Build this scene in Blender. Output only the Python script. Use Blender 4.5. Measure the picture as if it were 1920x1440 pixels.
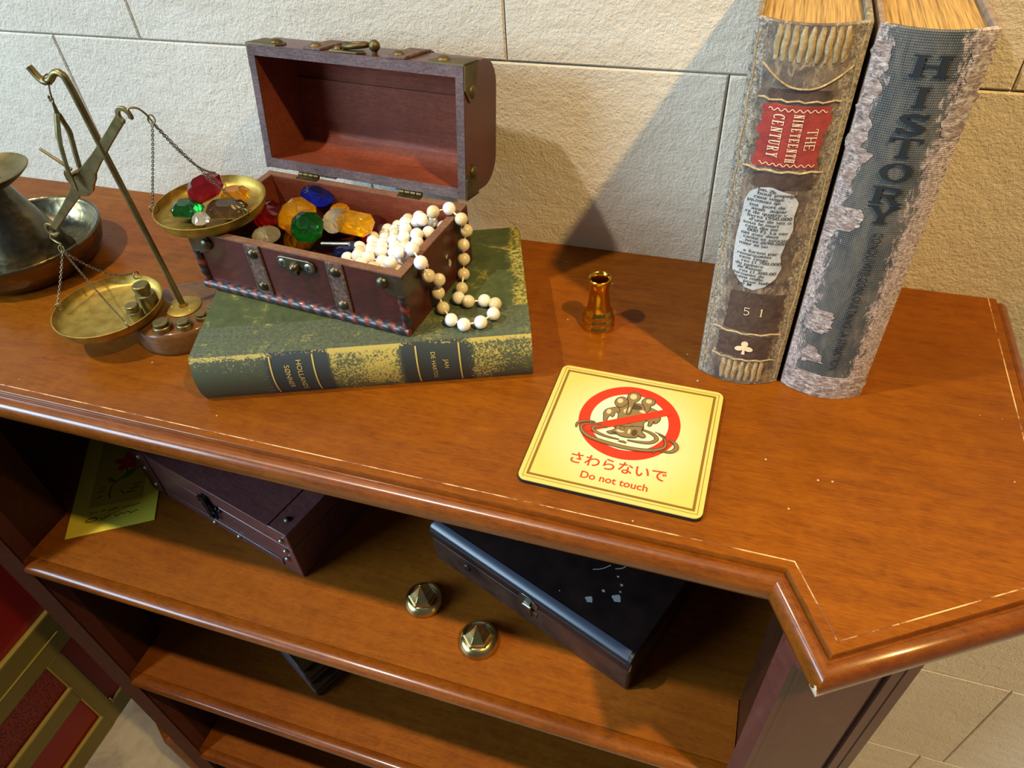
import bpy, math, random
from mathutils import Matrix, Vector, Euler
random.seed(7)
SC = bpy.context.scene
COL = SC.collection
PI = math.pi
R = math.radians
for _o in list(bpy.data.objects):
    bpy.data.objects.remove(_o)

# ------------------------------------------------------------------ camera
YAW, PITCH, ROLL = -0.35862721, 0.75489053, -0.0730486
cz, sz, cx, sx, cr, sr = math.cos(YAW), math.sin(YAW), math.cos(PITCH), math.sin(PITCH), math.cos(ROLL), math.sin(ROLL)
fwd = Vector((sz * cx, cz * cx, -sx))
rgt0 = Vector((cz, -sz, 0))
up0 = rgt0.cross(fwd)
rgt = cr * rgt0 + sr * up0
upv = -sr * rgt0 + cr * up0
cam_d = bpy.data.cameras.new('camera')
cam = bpy.data.objects.new('camera', cam_d)
COL.objects.link(cam)
m = Matrix((rgt, upv, -fwd)).transposed().to_4x4()
m.translation = Vector((0, -0.60824, 1.48))
cam.matrix_world = m
cam_d.sensor_fit = 'HORIZONTAL'
cam_d.sensor_width = 36
cam_d.lens = 36 * 1346.05 / 1920
cam_d.clip_start = 0.01
SC.camera = cam

# ------------------------------------------------------------------ light and exposure
SC.view_settings.view_transform = 'Standard'
SC.view_settings.look = 'None'
SC.view_settings.gamma = 1
SC.view_settings.use_curve_mapping = False
SC.view_settings.exposure = 0.0
W_ = bpy.data.worlds.new('room_light')
SC.world = W_
W_.use_nodes = True
W_.node_tree.nodes['Background'].inputs[0].default_value = (0.62, 0.66, 0.78, 1)
W_.node_tree.nodes['Background'].inputs[1].default_value = 0.15


def aim(o, target):
    o.rotation_euler = (Vector(target) - o.location).to_track_quat('-Z', 'Y').to_euler()


def spot(name, loc, target, power, color, size=0.03, angle=75, blend=0.5):
    d = bpy.data.lights.new(name, 'SPOT')
    d.energy = power
    d.color = color
    d.shadow_soft_size = size
    d.spot_size = R(angle)
    d.spot_blend = blend
    o = bpy.data.objects.new(name, d)
    COL.objects.link(o)
    o.location = loc
    aim(o, target)
    return o


spot('downlight_west', (-0.92, -0.69, 2.6), (-0.3, -0.2, 1.0), 84, (1.0, 0.90, 0.76))
spot('downlight_east', (0.73, -0.69, 2.6), (0.28, -0.08, 0.75), 168, (1.0, 0.66, 0.22), angle=66, blend=0.9)
spot('added_wall_fill_spot', (2.0, -1.0, 2.6), (0.55, 0.0, 0.3), 200, (1.0, 0.78, 0.50), angle=26, blend=0.6)  # added fill spot out of view, only to brighten the lower right wall
_d = bpy.data.lights.new('daylight_window', 'AREA')
_d.shape = 'RECTANGLE'
_d.size = 1.8
_d.size_y = 1.2
_d.energy = 130
_d.color = (0.53, 0.78, 1.0)
_o = bpy.data.objects.new('daylight_window', _d)
COL.objects.link(_o)
_o.location = (-2.5, -1.80, 2.0)
aim(_o, (-0.2, -0.1, 1.1))


# ------------------------------------------------------------------ helpers
def lin(c):
    if isinstance(c, str):
        c = [int(c[i:i + 2], 16) / 255 for i in (1, 3, 5)]
    return tuple((x / 12.92 if x <= 0.04045 else ((x + 0.055) / 1.055) ** 2.4) for x in c) + (1.0,)


class Mat:
    """small node builder round one Principled shader"""
    def __init__(s, name, color='#808080', rough=0.5, metal=0.0, **kw):
        s.m = bpy.data.materials.new(name)
        s.m.use_nodes = True
        s.t = s.m.node_tree
        s.b = s.t.nodes['Principled BSDF']
        s.set('Base Color', lin(color) if not hasattr(color, 'node') else color)
        s.set('Roughness', rough)
        s.set('Metallic', metal)
        for k, v in kw.items():
            s.set(k.replace('_', ' '), v)
        s._tc = None

    def set(s, k, v):
        if hasattr(v, 'is_output'):
            s.t.links.new(v, s.b.inputs[k])
        else:
            s.b.inputs[k].default_value = v

    def new(s, typ, ins=None, **props):
        n = s.t.nodes.new(typ)
        for k, v in props.items():
            setattr(n, k, v)
        for k, v in (ins or {}).items():
            if hasattr(v, 'is_output'):
                s.t.links.new(v, n.inputs[k])
            else:
                n.inputs[k].default_value = v
        return n

    def co(s, scale=(1, 1, 1), rot=(0, 0, 0), loc=(0, 0, 0)):
        if s._tc is None:
            s._tc = s.new('ShaderNodeTexCoord')
        n = s.new('ShaderNodeMapping', {'Vector': s._tc.outputs['Object'], 'Scale': scale, 'Rotation': rot, 'Location': loc})
        return n.outputs[0]

    def noise(s, scale=10, detail=4, rough=0.55, dist=0.0, vec=None):
        n = s.new('ShaderNodeTexNoise', {'Vector': vec or s.co(), 'Scale': scale, 'Detail': detail, 'Roughness': rough, 'Distortion': dist})
        return n.outputs['Fac']

    def voro(s, scale=10, vec=None, feature='F1'):
        n = s.new('ShaderNodeTexVoronoi', {'Vector': vec or s.co(), 'Scale': scale}, feature=feature)
        return n.outputs['Distance']

    def wave(s, scale=10, dist=0, vec=None, direction='X', prof='SIN', detail=2):
        n = s.new('ShaderNodeTexWave', {'Vector': vec or s.co(), 'Scale': scale, 'Distortion': dist, 'Detail': detail},
                  bands_direction=direction, wave_profile=prof)
        return n.outputs['Fac']

    def ramp(s, fac, stops, interp='LINEAR'):
        n = s.new('ShaderNodeValToRGB', {'Fac': fac})
        r = n.color_ramp
        r.interpolation = interp
        while len(r.elements) < len(stops):
            r.elements.new(0.5)
        for e, (p, c) in zip(r.elements, stops):
            e.position = p
            e.color = lin(c) if isinstance(c, str) else (c, c, c, 1)
        return n.outputs['Color']

    def mix(s, fac, a, b, mode='MIX'):
        n = s.new('ShaderNodeMix', data_type='RGBA', blend_type=mode)
        for i, v in ((0, fac), (6, a), (7, b)):
            if hasattr(v, 'is_output'):
                s.t.links.new(v, n.inputs[i])
            else:
                n.inputs[i].default_value = lin(v) if isinstance(v, str) else v
        return n.outputs[2]

    def math(s, op, a, b=0.0, clamp=False):
        n = s.new('ShaderNodeMath', operation=op, use_clamp=clamp)
        for i, v in ((0, a), (1, b)):
            if hasattr(v, 'is_output'):
                s.t.links.new(v, n.inputs[i])
            else:
                n.inputs[i].default_value = v
        return n.outputs[0]

    def sep(s, axis):
        if s._tc is None:
            s._tc = s.new('ShaderNodeTexCoord')
        n = s.new('ShaderNodeSeparateXYZ', {'Vector': s._tc.outputs['Object']})
        return n.outputs[axis]

    def bump(s, h, strength=0.3, dist=0.001):
        n = s.new('ShaderNodeBump', {'Height': h, 'Strength': strength, 'Distance': dist})
        s.set('Normal', n.outputs[0])

    def col(s, v):
        s.set('Base Color', v)


class G:
    """collects shapes into one mesh"""
    def __init__(s, M=None):
        s.v, s.f, s.mi, s.cur, s.M = [], [], [], 0, M

    def add(s, vs, fs, M=None):
        k = len(s.v)
        for p in vs:
            p = Vector(p)
            if M is not None:
                p = M @ p
            if s.M is not None:
                p = s.M @ p
            s.v.append(tuple(p))
        for f in fs:
            s.f.append([i + k for i in f])
            s.mi.append(s.cur)
        return s

    def box(s, x0, x1, y0, y1, z0, z1, M=None):
        vs = [(x, y, z) for z in (z0, z1) for y in (y0, y1) for x in (x0, x1)]
        return s.add(vs, [(0, 2, 3, 1), (4, 5, 7, 6), (0, 1, 5, 4), (2, 6, 7, 3), (0, 4, 6, 2), (1, 3, 7, 5)], M)

    def prism(s, pts, z0, z1, M=None):
        n = len(pts)
        area = sum(pts[i][0] * pts[(i + 1) % n][1] - pts[(i + 1) % n][0] * pts[i][1] for i in range(n))
        if area < 0:
            pts = pts[::-1]
        vs = [(p[0], p[1], z0) for p in pts] + [(p[0], p[1], z1) for p in pts]
        fs = [tuple(range(n))[::-1], tuple(range(n, 2 * n))]
        fs += [(i, (i + 1) % n, n + (i + 1) % n, n + i) for i in range(n)]
        return s.add(vs, fs, M)

    def lathe(s, prof, n=40, M=None, sq=None):
        vs, fs, rows = [], [], []
        for r, z in prof:
            if r < 1e-7:
                rows.append([len(vs)])
                vs.append((0, 0, z))
            else:
                rows.append(list(range(len(vs), len(vs) + n)))
                for i in range(n):
                    a = 2 * PI * i / n
                    k = 1
                    if sq:
                        k = sq(a)
                    vs.append((r * k * math.cos(a), r * k * math.sin(a), z))
        for a, b in zip(rows, rows[1:]):
            for i in range(n):
                j = (i + 1) % n
                if len(a) == 1 and len(b) == 1:
                    continue
                if len(a) == 1:
                    fs.append((a[0], b[j], b[i]))
                elif len(b) == 1:
                    fs.append((a[i], a[j], b[0]))
                else:
                    fs.append((a[i], a[j], b[j], b[i]))
        return s.add(vs, fs, M)

    def tube(s, pts, r, n=8, closed=False, M=None, sx=1.0, up=None):
        pts = [Vector(p) for p in pts]
        N = len(pts)
        rs = r if isinstance(r, (list, tuple)) else [r] * N
        vs, fs = [], []
        prev = None
        for i, p in enumerate(pts):
            a = pts[(i - 1) % N] if (closed or i > 0) else p
            b = pts[(i + 1) % N] if (closed or i < N - 1) else p
            t = (b - a).normalized()
            if prev is None:
                u = Vector(up) if up else (Vector((0, 0, 1)) if abs(t.z) < 0.9 else Vector((1, 0, 0)))
            else:
                u = prev
            u = (u - t * u.dot(t)).normalized()
            prev = u
            w = t.cross(u)
            for k in range(n):
                an = 2 * PI * k / n
                vs.append(p + u * (rs[i] * math.cos(an)) + w * (rs[i] * sx * math.sin(an)))
        for i in range(N if closed else N - 1):
            j = (i + 1) % N
            for k in range(n):
                l = (k + 1) % n
                fs.append((i * n + k, i * n + l, j * n + l, j * n + k))
        if not closed:
            fs.append(tuple(range(n))[::-1])
            fs.append(tuple(range((N - 1) * n, N * n)))
        return s.add(vs, fs, M)

    def sphere(s, c, r, seg=20, ring=12, sc=(1, 1, 1), M=None):
        prof = [(r * math.sin(PI * i / ring), -r * math.cos(PI * i / ring)) for i in range(ring + 1)]
        T = Matrix.Translation(c) @ Matrix.Diagonal((sc[0], sc[1], sc[2], 1))
        return s.lathe(prof, seg, (M @ T) if M is not None else T)

    def dome(s, c, r, h, axis='z', seg=18, M=None, rings=5):
        prof = [(0, 0), (r, 0)] + [(r * math.cos(PI / 2 * i / rings), h * math.sin(PI / 2 * i / rings)) for i in range(1, rings + 1)]
        prof[-1] = (0, h)
        rot = {'z': Matrix.Identity(4), '-y': Matrix.Rotation(PI / 2, 4, 'X'), 'y': Matrix.Rotation(-PI / 2, 4, 'X'),
               'x': Matrix.Rotation(PI / 2, 4, 'Y'), '-x': Matrix.Rotation(-PI / 2, 4, 'Y')}[axis]
        T = Matrix.Translation(c) @ rot
        return s.lathe(prof, seg, (M @ T) if M is not None else T)

    def surf(s, fn, nu, nv, M=None):
        vs = [fn(i / nu, j / nv) for j in range(nv + 1) for i in range(nu + 1)]
        w = nu + 1
        fs = [(j * w + i, j * w + i + 1, (j + 1) * w + i + 1, (j + 1) * w + i) for j in range(nv) for i in range(nu)]
        return s.add(vs, fs, M)

    def poly(s, pts, M=None):
        return s.add(pts, [tuple(range(len(pts)))], M)

    def build(s, name, mat, parent=None, smooth=40, bevel=0.0, seg=2):
        me = bpy.data.meshes.new(name)
        me.from_pydata(s.v, [], s.f)
        for mm in (mat if isinstance(mat, (list, tuple)) else [mat]):
            me.materials.append(mm.m)
        for p, k in zip(me.polygons, s.mi):
            p.material_index = k
            p.use_smooth = smooth > 0
        me.update()
        if smooth > 0:
            me.set_sharp_from_angle(angle=R(smooth))
        o = bpy.data.objects.new(name, me)
        COL.objects.link(o)
        if parent is not None:
            o.parent = parent
        if bevel > 0:
            b = o.modifiers.new('bevel', 'BEVEL')
            b.width = bevel
            b.segments = seg
            b.limit_method = 'ANGLE'
            b.angle_limit = R(40)
        return o


def tag(o, label, cat, group=None):
    o['label'] = label
    o['category'] = cat
    if group:
        o['group'] = group
    return o


def thing(name, label, cat, loc=(0, 0, 0), rotz=0.0, group=None):
    o = bpy.data.objects.new(name, None)
    o.empty_display_size = 0.02
    COL.objects.link(o)
    o.location = loc
    o.rotation_euler = (0, 0, rotz)
    return tag(o, label, cat, group)


def struct(o):
    o['kind'] = 'structure'
    return o


def cr(pts, n=6, closed=True):
    """Catmull-Rom through points"""
    P = [Vector(p) for p in pts]
    N = len(P)
    out = []
    for i in range(N if closed else N - 1):
        p0 = P[(i - 1) % N] if closed or i > 0 else P[i]
        p1, p2 = P[i], P[(i + 1) % N]
        p3 = P[(i + 2) % N] if closed or i + 2 < N else P[(i + 1) % N]
        for k in range(n):
            t = k / n
            out.append(0.5 * (2 * p1 + (p2 - p0) * t + (2 * p0 - 5 * p1 + 4 * p2 - p3) * t * t + (3 * p1 - p0 - 3 * p2 + p3) * t ** 3))
    if not closed:
        out.append(P[-1])
    return out


def stroke2(pts, w):
    """flat ribbon polygons (list of quads) along a 2D path"""
    P = [Vector((p[0], p[1])) for p in pts]
    N = len(P)
    ws = w if isinstance(w, (list, tuple)) else [w] * N
    L_, R_ = [], []
    for i, p in enumerate(P):
        t = (P[min(i + 1, N - 1)] - P[max(i - 1, 0)])
        t = t.normalized() if t.length > 0 else Vector((1, 0))
        n = Vector((-t.y, t.x)) * ws[i] / 2
        L_.append(p + n)
        R_.append(p - n)
    return [[R_[i], R_[i + 1], L_[i + 1], L_[i]] for i in range(N - 1)]


def text_geo(body, size, bold=0.0, align='CENTER', sx=1.0, space=1.0, line=1.0):
    """flat letters as 2D vertices and faces"""
    c = bpy.data.curves.new('lettering', 'FONT')
    c.body = body
    c.size = size
    c.offset = bold
    c.align_x = align
    c.align_y = 'CENTER'
    c.space_character = space
    c.space_line = line
    c.resolution_u = 4
    o = bpy.data.objects.new('lettering', c)
    COL.objects.link(o)
    dg = bpy.context.evaluated_depsgraph_get()
    dg.update()
    me = o.evaluated_get(dg).to_mesh()
    vs = [(v.co.x * sx, v.co.y) for v in me.vertices]
    fs = [tuple(p.vertices) for p in me.polygons]
    o.evaluated_get(dg).to_mesh_clear()
    bpy.data.objects.remove(o)
    bpy.data.curves.remove(c)
    return vs, fs


def arc2(cx_, cy_, rx, ry, a0, a1, n=14):
    return [(cx_ + rx * math.cos(R(a0 + (a1 - a0) * i / n)), cy_ + ry * math.sin(R(a0 + (a1 - a0) * i / n))) for i in range(n + 1)]


def serif_glyph(ch, w, sw):
    """slab-serif capital: list of quads in a box w wide, 1 high; stem width sw"""
    q = []
    a, b = 0.5 * sw + 0.06, w - 0.5 * sw - 0.06
    mid = w / 2
    th = sw * 0.55

    def st(p, ww):
        q.extend(stroke2(p, ww))

    def ser(x, y, half=None):
        h = half or sw * 1.05
        st([(x - h, y), (x + h, y)], th)
    y0, y1 = th / 2, 1 - th / 2
    if ch == 'I':
        st([(mid, 0), (mid, 1)], sw); ser(mid, y0); ser(mid, y1)
    elif ch == 'H':
        st([(a, 0), (a, 1)], sw); st([(b, 0), (b, 1)], sw); st([(a, .5), (b, .5)], th)
        for x in (a, b):
            ser(x, y0); ser(x, y1)
    elif ch == 'N':
        st([(a, 0), (a, 1)], th); st([(b, 0), (b, 1)], th); st([(a, 1), (b, 0)], sw)
        ser(a, y0); ser(b, y1)
    elif ch == 'T':
        st([(mid, 0), (mid, 1)], sw); ser(mid, y0); st([(0.02, y1), (w - .02, y1)], th)
        st([(0.05, 1), (0.05, .74)], th); st([(w - .05, 1), (w - .05, .74)], th)
    elif ch == 'E':
        st([(a, 0), (a, 1)], sw); st([(0, y0), (b, y0)], th); st([(0, y1), (b, y1)], th); st([(a, .5), (b * .8, .5)], th)
        st([(b, 0), (b, .26)], th); st([(b, 1), (b, .76)], th)
    elif ch == 'O':
        p = arc2(mid, .5, mid - sw * .5, .5 - th * .5, 0, 360, 28)
        st(p, [th + (sw - th) * abs(math.cos(2 * PI * i / 28)) for i in range(29)])
    elif ch == 'C':
        p = arc2(mid + .03, .5, mid - sw * .5, .5 - th * .5, 45, 315, 22)
        st(p, [th + (sw - th) * abs(math.cos(R(45 + 270 * i / 22))) for i in range(23)])
        st([(p[0][0], 1), (p[0][0], .72)], th)
    elif ch == 'S':
        p = cr([(b, .78), (mid, 1 - th / 2), (a, .76), (mid, .5), (b, .25), (mid, th / 2), (a * .8, .22)], 5, False)
        st(p, [th + (sw - th) * max(0, math.sin(PI * i / (len(p) - 1))) ** 0.5 for i in range(len(p))])
        st([(b + .01, 1), (b + .01, .74)], th); st([(a * .8, 0), (a * .8, .27)], th)
    elif ch == 'R':
        st([(a, 0), (a, 1)], sw); ser(a, y0); ser(a, y1)
        st([(a, y1), (mid, y1)] + arc2(mid, .74, b - mid - .02, .26 - th / 2, 90, -90, 10) + [(a, .48)], th * 1.3)
        st([(mid, .48), (b, 0.02)], sw * .9); ser(b, y0, sw * .8)
    elif ch == 'Y':
        st([(mid, 0), (mid, .45)], sw); st([(a, 1), (mid, .42)], sw * .9); st([(b, 1), (mid, .42)], th * 1.3)
        ser(mid, y0); ser(a, y1, sw * .9); ser(b, y1, sw * .9)
    elif ch == 'U':
        st([(a, 1), (a, .3)], sw); st([(b, 1), (b, .3)], th)
        st(arc2(mid, .3, mid - a, .3 - th / 2, 180, 360, 10), th * 1.2); ser(a, y1); ser(b, y1)
    elif ch == '5':
        st([(a, .95), (b, .95)], th * 1.4); st([(a, 1), (a, .52)], th)
        st(cr([(a, .54), (mid, .62), (b, .34), (mid, .04), (a, .12)], 5, False), th * 1.4)
    elif ch == '1':
        st([(mid, 0), (mid, 1)], sw); ser(mid, y0); st([(mid, .97), (mid - .15, .82)], th)
    return q


def serif_word(word, width, sw, gap):
    out, x = [], 0.0
    for ch in word:
        if ch == ' ':
            x += width * .6
            continue
        w = width * (.55 if ch in 'I1' else 1.0)
        out += [[(p[0] + x, p[1]) for p in quad] for quad in serif_glyph(ch, w, sw)]
        x += w + gap
    x -= gap
    return [[(px - x / 2, py - .5) for px, py in quad] for quad in out]


def add_flat(g, polys, fn):
    """polys: list of 2D quads; fn maps (x, y) to 3D. Quads are cut finer so they hug curved ground"""
    for q in polys:
        g.poly([fn(p[0], p[1]) for p in q])


def add_text(g, geo, fn):
    vs, fs = geo
    g.add([fn(x, y) for x, y in vs], fs)


# ------------------------------------------------------------------ materials
def wood_mat(name, c, scale=1.0, rough=0.3, coat=0.3, axis='x', bump=0.05, contrast=1.0, spec=0.12):
    k = Mat(name, c[1], rough)
    st = {'x': (1, 9, 9), 'y': (9, 1, 9), 'z': (9, 9, 1)}[axis]
    v = k.co(tuple(a * scale for a in st))
    n1 = k.noise(16, 6, .62, 0.6, v)
    n2 = k.noise(110, 3, .65, 0.2, v)
    n3 = k.noise(5 * scale, 3, .5, 0.4)
    n4 = k.noise(60 * scale, 3, .6, 0.5)
    a = k.ramp(n1, [(.25, c[0]), (.5, c[1]), (.78, c[2])])
    b = k.ramp(n2, [(.35, c[0]), (.62, c[2])])
    mixed = k.mix(0.35 * contrast, a, b)
    mixed = k.mix(k.ramp(n4, [(.4, 0.0), (.75, .45)]), mixed, c[2])
    k.col(k.mix(k.ramp(n3, [(.42, 0.0), (.75, .5 * contrast)]), mixed, c[0]))
    k.set('Coat Weight', coat)
    k.set('Coat Roughness', 0.12)
    k.set('Specular IOR Level', spec)
    k.bump(n2, bump, .0006)
    return k


W_TOP = wood_mat('cherry_veneer', ('#582b06', '#763e08', '#8c510c'), 1.0, .38, .10)
_dust = W_TOP.voro(75)
_pick = W_TOP.noise(21, 2, .5)
_dm = W_TOP.math('MULTIPLY', W_TOP.math('LESS_THAN', _dust, .055), W_TOP.math('GREATER_THAN', _pick, .56))
W_TOP.col(W_TOP.mix(W_TOP.math('MULTIPLY', _dm, .6), W_TOP.b.inputs['Base Color'].links[0].from_socket, '#d8cfc0'))
W_SHELF = wood_mat('cherry_shelf', ('#5c2d08', '#7a420c', '#8f5312'), 1.1, .5, .03)
W_MOULD = wood_mat('cherry_moulding', ('#4a2003', '#6e3806', '#874b0c'), 1.6, .30, .5, spec=.35)
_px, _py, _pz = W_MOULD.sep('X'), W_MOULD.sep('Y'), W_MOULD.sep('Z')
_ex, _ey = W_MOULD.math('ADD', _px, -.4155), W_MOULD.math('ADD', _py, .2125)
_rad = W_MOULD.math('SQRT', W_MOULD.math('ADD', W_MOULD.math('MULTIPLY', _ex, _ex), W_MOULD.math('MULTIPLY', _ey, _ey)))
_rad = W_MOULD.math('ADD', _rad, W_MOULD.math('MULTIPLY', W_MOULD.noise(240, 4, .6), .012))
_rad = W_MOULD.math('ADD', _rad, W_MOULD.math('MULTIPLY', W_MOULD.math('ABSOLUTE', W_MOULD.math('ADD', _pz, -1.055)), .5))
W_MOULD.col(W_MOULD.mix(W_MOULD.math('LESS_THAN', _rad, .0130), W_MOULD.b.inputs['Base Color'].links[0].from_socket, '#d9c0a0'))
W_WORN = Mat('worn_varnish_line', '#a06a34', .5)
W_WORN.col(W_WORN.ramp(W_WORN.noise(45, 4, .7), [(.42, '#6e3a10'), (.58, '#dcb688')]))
W_DARK = wood_mat('mahogany_side', ('#401d1a', '#512822', '#5d332b'), .8, .45, .1, spec=.25)
W_BACK = wood_mat('cherry_back', ('#2c150a', '#3a1d0e', '#462612'), .9, .5, .05)
W_CHEST = wood_mat('red_chest_wood', ('#24120f', '#3f1a18', '#5e241c'), 4, .36, .2, contrast=1.2, spec=.35)
W_CHESTIN = wood_mat('red_chest_inside', ('#52241a', '#743626', '#8a4a30'), 4, .55, .05)
W_RIM = wood_mat('raw_rim_wood', ('#2c2326', '#564647', '#85767a'), 7, .7, 0, bump=.5)
W_RIMB = wood_mat('raw_rim_brown', ('#4a3026', '#75513f', '#93705a'), 7, .7, 0, bump=.4)
W_BOX = wood_mat('plum_box_wood', ('#3d1f20', '#56302f', '#6b4442'), 3, .38, .3, spec=.5)
W_BASE = wood_mat('scale_base_wood', ('#4a2d14', '#64421f', '#7a5430'), 3, .34, .3)


def metal_mat(name, c, c2, rough=.3, scale=60, bump=.1, metal=1.0, lo=.35, hi=.7):
    k = Mat(name, c, rough, metal)
    n = k.noise(scale, 5, .6)
    k.col(k.ramp(n, [(lo, c), (hi, c2)]))
    k.set('Roughness', k.math('ADD', k.math('MULTIPLY', n, .25), rough - .1))
    if bump:
        k.bump(n, bump, .0004)
    return k


BRASS_OLD = metal_mat('aged_brass', '#75663c', '#93825a', .42)
BRASS_PAN = metal_mat('pan_brass', '#a08338', '#bda257', .48, 90)
BRASS_GOLD = metal_mat('polished_brass', '#d9a530', '#e6bd58', .14, 40, .02)
BRONZE = metal_mat('antique_bronze', '#4c4638', '#746c58', .38, 70)
DULL = metal_mat('dusty_bronze', '#574b30', '#7d6b48', .5, 60)
STEEL = metal_mat('dull_steel', '#8a8880', '#b4b0a4', .35, 80)
CHAIN_M = metal_mat('chain_metal', '#6d6350', '#8d8268', .4, 80, 0)
PEWTER = Mat('hammered_pewter', '#77736a', .3, 1.0)
_n = PEWTER.noise(22, 4, .6)
PEWTER.col(PEWTER.ramp(_n, [(.3, '#484130'), (.5, '#675f4c'), (.75, '#88703f')]))
PEWTER.bump(PEWTER.voro(120), .35, .0012)

LEATHER = Mat('strap_leather', '#5a4034', .62)
_n = LEATHER.noise(300, 5, .6)
LEATHER.col(LEATHER.ramp(_n, [(.3, '#352520'), (.55, '#5e463a'), (.8, '#8c7565')]))
LEATHER.bump(_n, .5, .0008)
ROPE_M = Mat('rope_moulding_paint', '#402028', .42)
_w = ROPE_M.wave(30, .6, ROPE_M.co((1, 1, 1), (0, R(32), 0)), 'X')
ROPE_M.col(ROPE_M.ramp(_w, [(.45, '#221c22'), (.72, '#35191a'), (.9, '#6a2c1e')]))
ROPE_M.set('Coat Weight', .15)

PEARL = Mat('pearl_lustre', '#e9e4dc', .18)
PEARL.set('Coat Weight', .6)
PEARL.set('Coat Roughness', .12)
PEARL.set('Sheen Weight', .25)
PEARL_C = Mat('cream_pearl_lustre', '#cfc19c', .22)
PEARL_C.set('Coat Weight', .6)
STRING = Mat('pearl_thread', '#f0ece2', .6)


def gem_mat(name, c, trans=.97):
    rgb = [int(c[i:i + 2], 16) / 255 for i in (1, 3, 5)]
    k = Mat(name, c, .0)
    k.b.inputs['Base Color'].default_value = lin([x + (1 - x) * .30 for x in rgb])
    k.set('Transmission Weight', trans)
    k.set('IOR', 1.55)
    k.foil = Mat(name + '_facet_back', c, .12, .5)
    k.foil.b.inputs['Base Color'].default_value = lin([x + (1 - x) * .12 for x in rgb])
    return k


GEM_RED = gem_mat('ruby_acrylic', '#c00f1c')
GEM_YEL = gem_mat('amber_acrylic', '#ffce08')
GEM_GRN = gem_mat('emerald_acrylic', '#12902a')
GEM_BLU = gem_mat('sapphire_acrylic', '#1838e0')
GEM_CLR = gem_mat('clear_acrylic', '#f2eedf')
GEM_BRN = gem_mat('smoky_acrylic', '#8a6a30')
GEM_NAVY = gem_mat('dark_blue_acrylic', '#142080')

WALL = Mat('cast_stone_tile', '#c3b7a1', .85)
_a = WALL.noise(330, 5, .7)
_b = WALL.noise(85, 5, .62, .4)
_c = WALL.noise(3.0, 3, .5)
_s = WALL.noise(14, 5, .6, .5, WALL.co((1, 1, 5)))
WALL.col(WALL.mix(WALL.ramp(_s, [(.4, 0.0), (.7, .5)]), WALL.ramp(_c, [(.3, '#cbc1ae'), (.7, '#dcd3c2')]), '#c2b6a0'))
WALL.bump(WALL.math('ADD', _a, WALL.math('MULTIPLY', _b, 1.2)), .8, .0026)
GROUT = Mat('tile_joint', '#a49a86', .9)
FLOOR = Mat('floor_stone', '#a89878', .6)
_b = FLOOR.noise(9, 6, .65, 1.0)
FLOOR.col(FLOOR.ramp(_b, [(.3, '#85776a'), (.5, '#a79a82'), (.7, '#b9ad94')]))
OLIVE = Mat('olive_gold_paint', '#7d7034', .42)
GOLDP = Mat('gold_bead_paint', '#b8a24a', .32)
GOLDP.set('Metallic', .5)
REDP = Mat('red_lacquer', '#8e1414', .4)
REDM = Mat('red_mesh_cloth', '#7a2020', .6)
_v = REDM.voro(230)
REDM.col(REDM.ramp(_v, [(.2, '#3c0e10'), (.55, '#8a2c28')]))
BLACKP = Mat('black_board', '#15181c', .5)

# ------------------------------------------------------------------ wall and floor
g = G()
ROWS = {0: (.12, .62), 1: (.06,), 2: (.4807 - .9, .12, .4807, .85), 3: (.25, .62, -.1), 4: (-.3, .15, .5),
        5: (-.711, -.3675, -.0236, .34), 6: (-.598, -.211, .176, .563), 7: (-.4, -.02, .36), 8: (-.598, -.211, .176, .563), 9: (-.3, .2), 10: (-.1, .4)}
gap = .0006
for k, js in ROWS.items():
    z0, z1 = 1.257 - .2703 * (6 - k), 1.257 + .2703 * (k - 5)
    xs = sorted(js)
    while xs[0] > -2.3:
        xs.insert(0, xs[0] - .387)
    while xs[-1] < 2.3:
        xs.append(xs[-1] + .387)
    for a, b in zip(xs, xs[1:]):
        c = .0014
        x0, x1, za, zb = a + gap, b - gap, z0 + gap, z1 - gap
        vs = [(x0, .004, za), (x1, .004, za), (x1, .004, zb), (x0, .004, zb),
              (x0, .0012, za), (x1, .0012, za), (x1, .0012, zb), (x0, .0012, zb),
              (x0 + c, 0, za + c), (x1 - c, 0, za + c), (x1 - c, 0, zb - c), (x0 + c, 0, zb - c)]
        fs = [(8, 9, 10, 11)]
        for i in range(4):
            j = (i + 1) % 4
            fs.append((i, j, 4 + j, 4 + i))
            fs.append((4 + i, 4 + j, 8 + j, 8 + i))
        g.add(vs, fs)
g.cur = 1
g.box(-2.6, 2.6, .004, .12, 0, 2.95)
struct(g.build('wall_back', [WALL, GROUT], smooth=20))
g = G()
g.box(-2.6, 2.6, -3.2, .12, -.1, 0)
struct(g.build('floor', FLOOR, smooth=0))

# ------------------------------------------------------------------ red and gold panelling left of the bookcase
pn = thing('panelled_screen', 'red and olive gold panelled screen standing on the floor left of the bookcase', 'screen', (-1.04, -.60, 0))
FR = [(-.60, .58)]
g = G()
Y0, Y1 = -.55, .58   # local y of the screen's ends
xf, xb = 0, -.03


def fbar(g, ya, yb, za, zb):
    g.box(xb, xf, ya, yb, za, zb)


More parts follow.
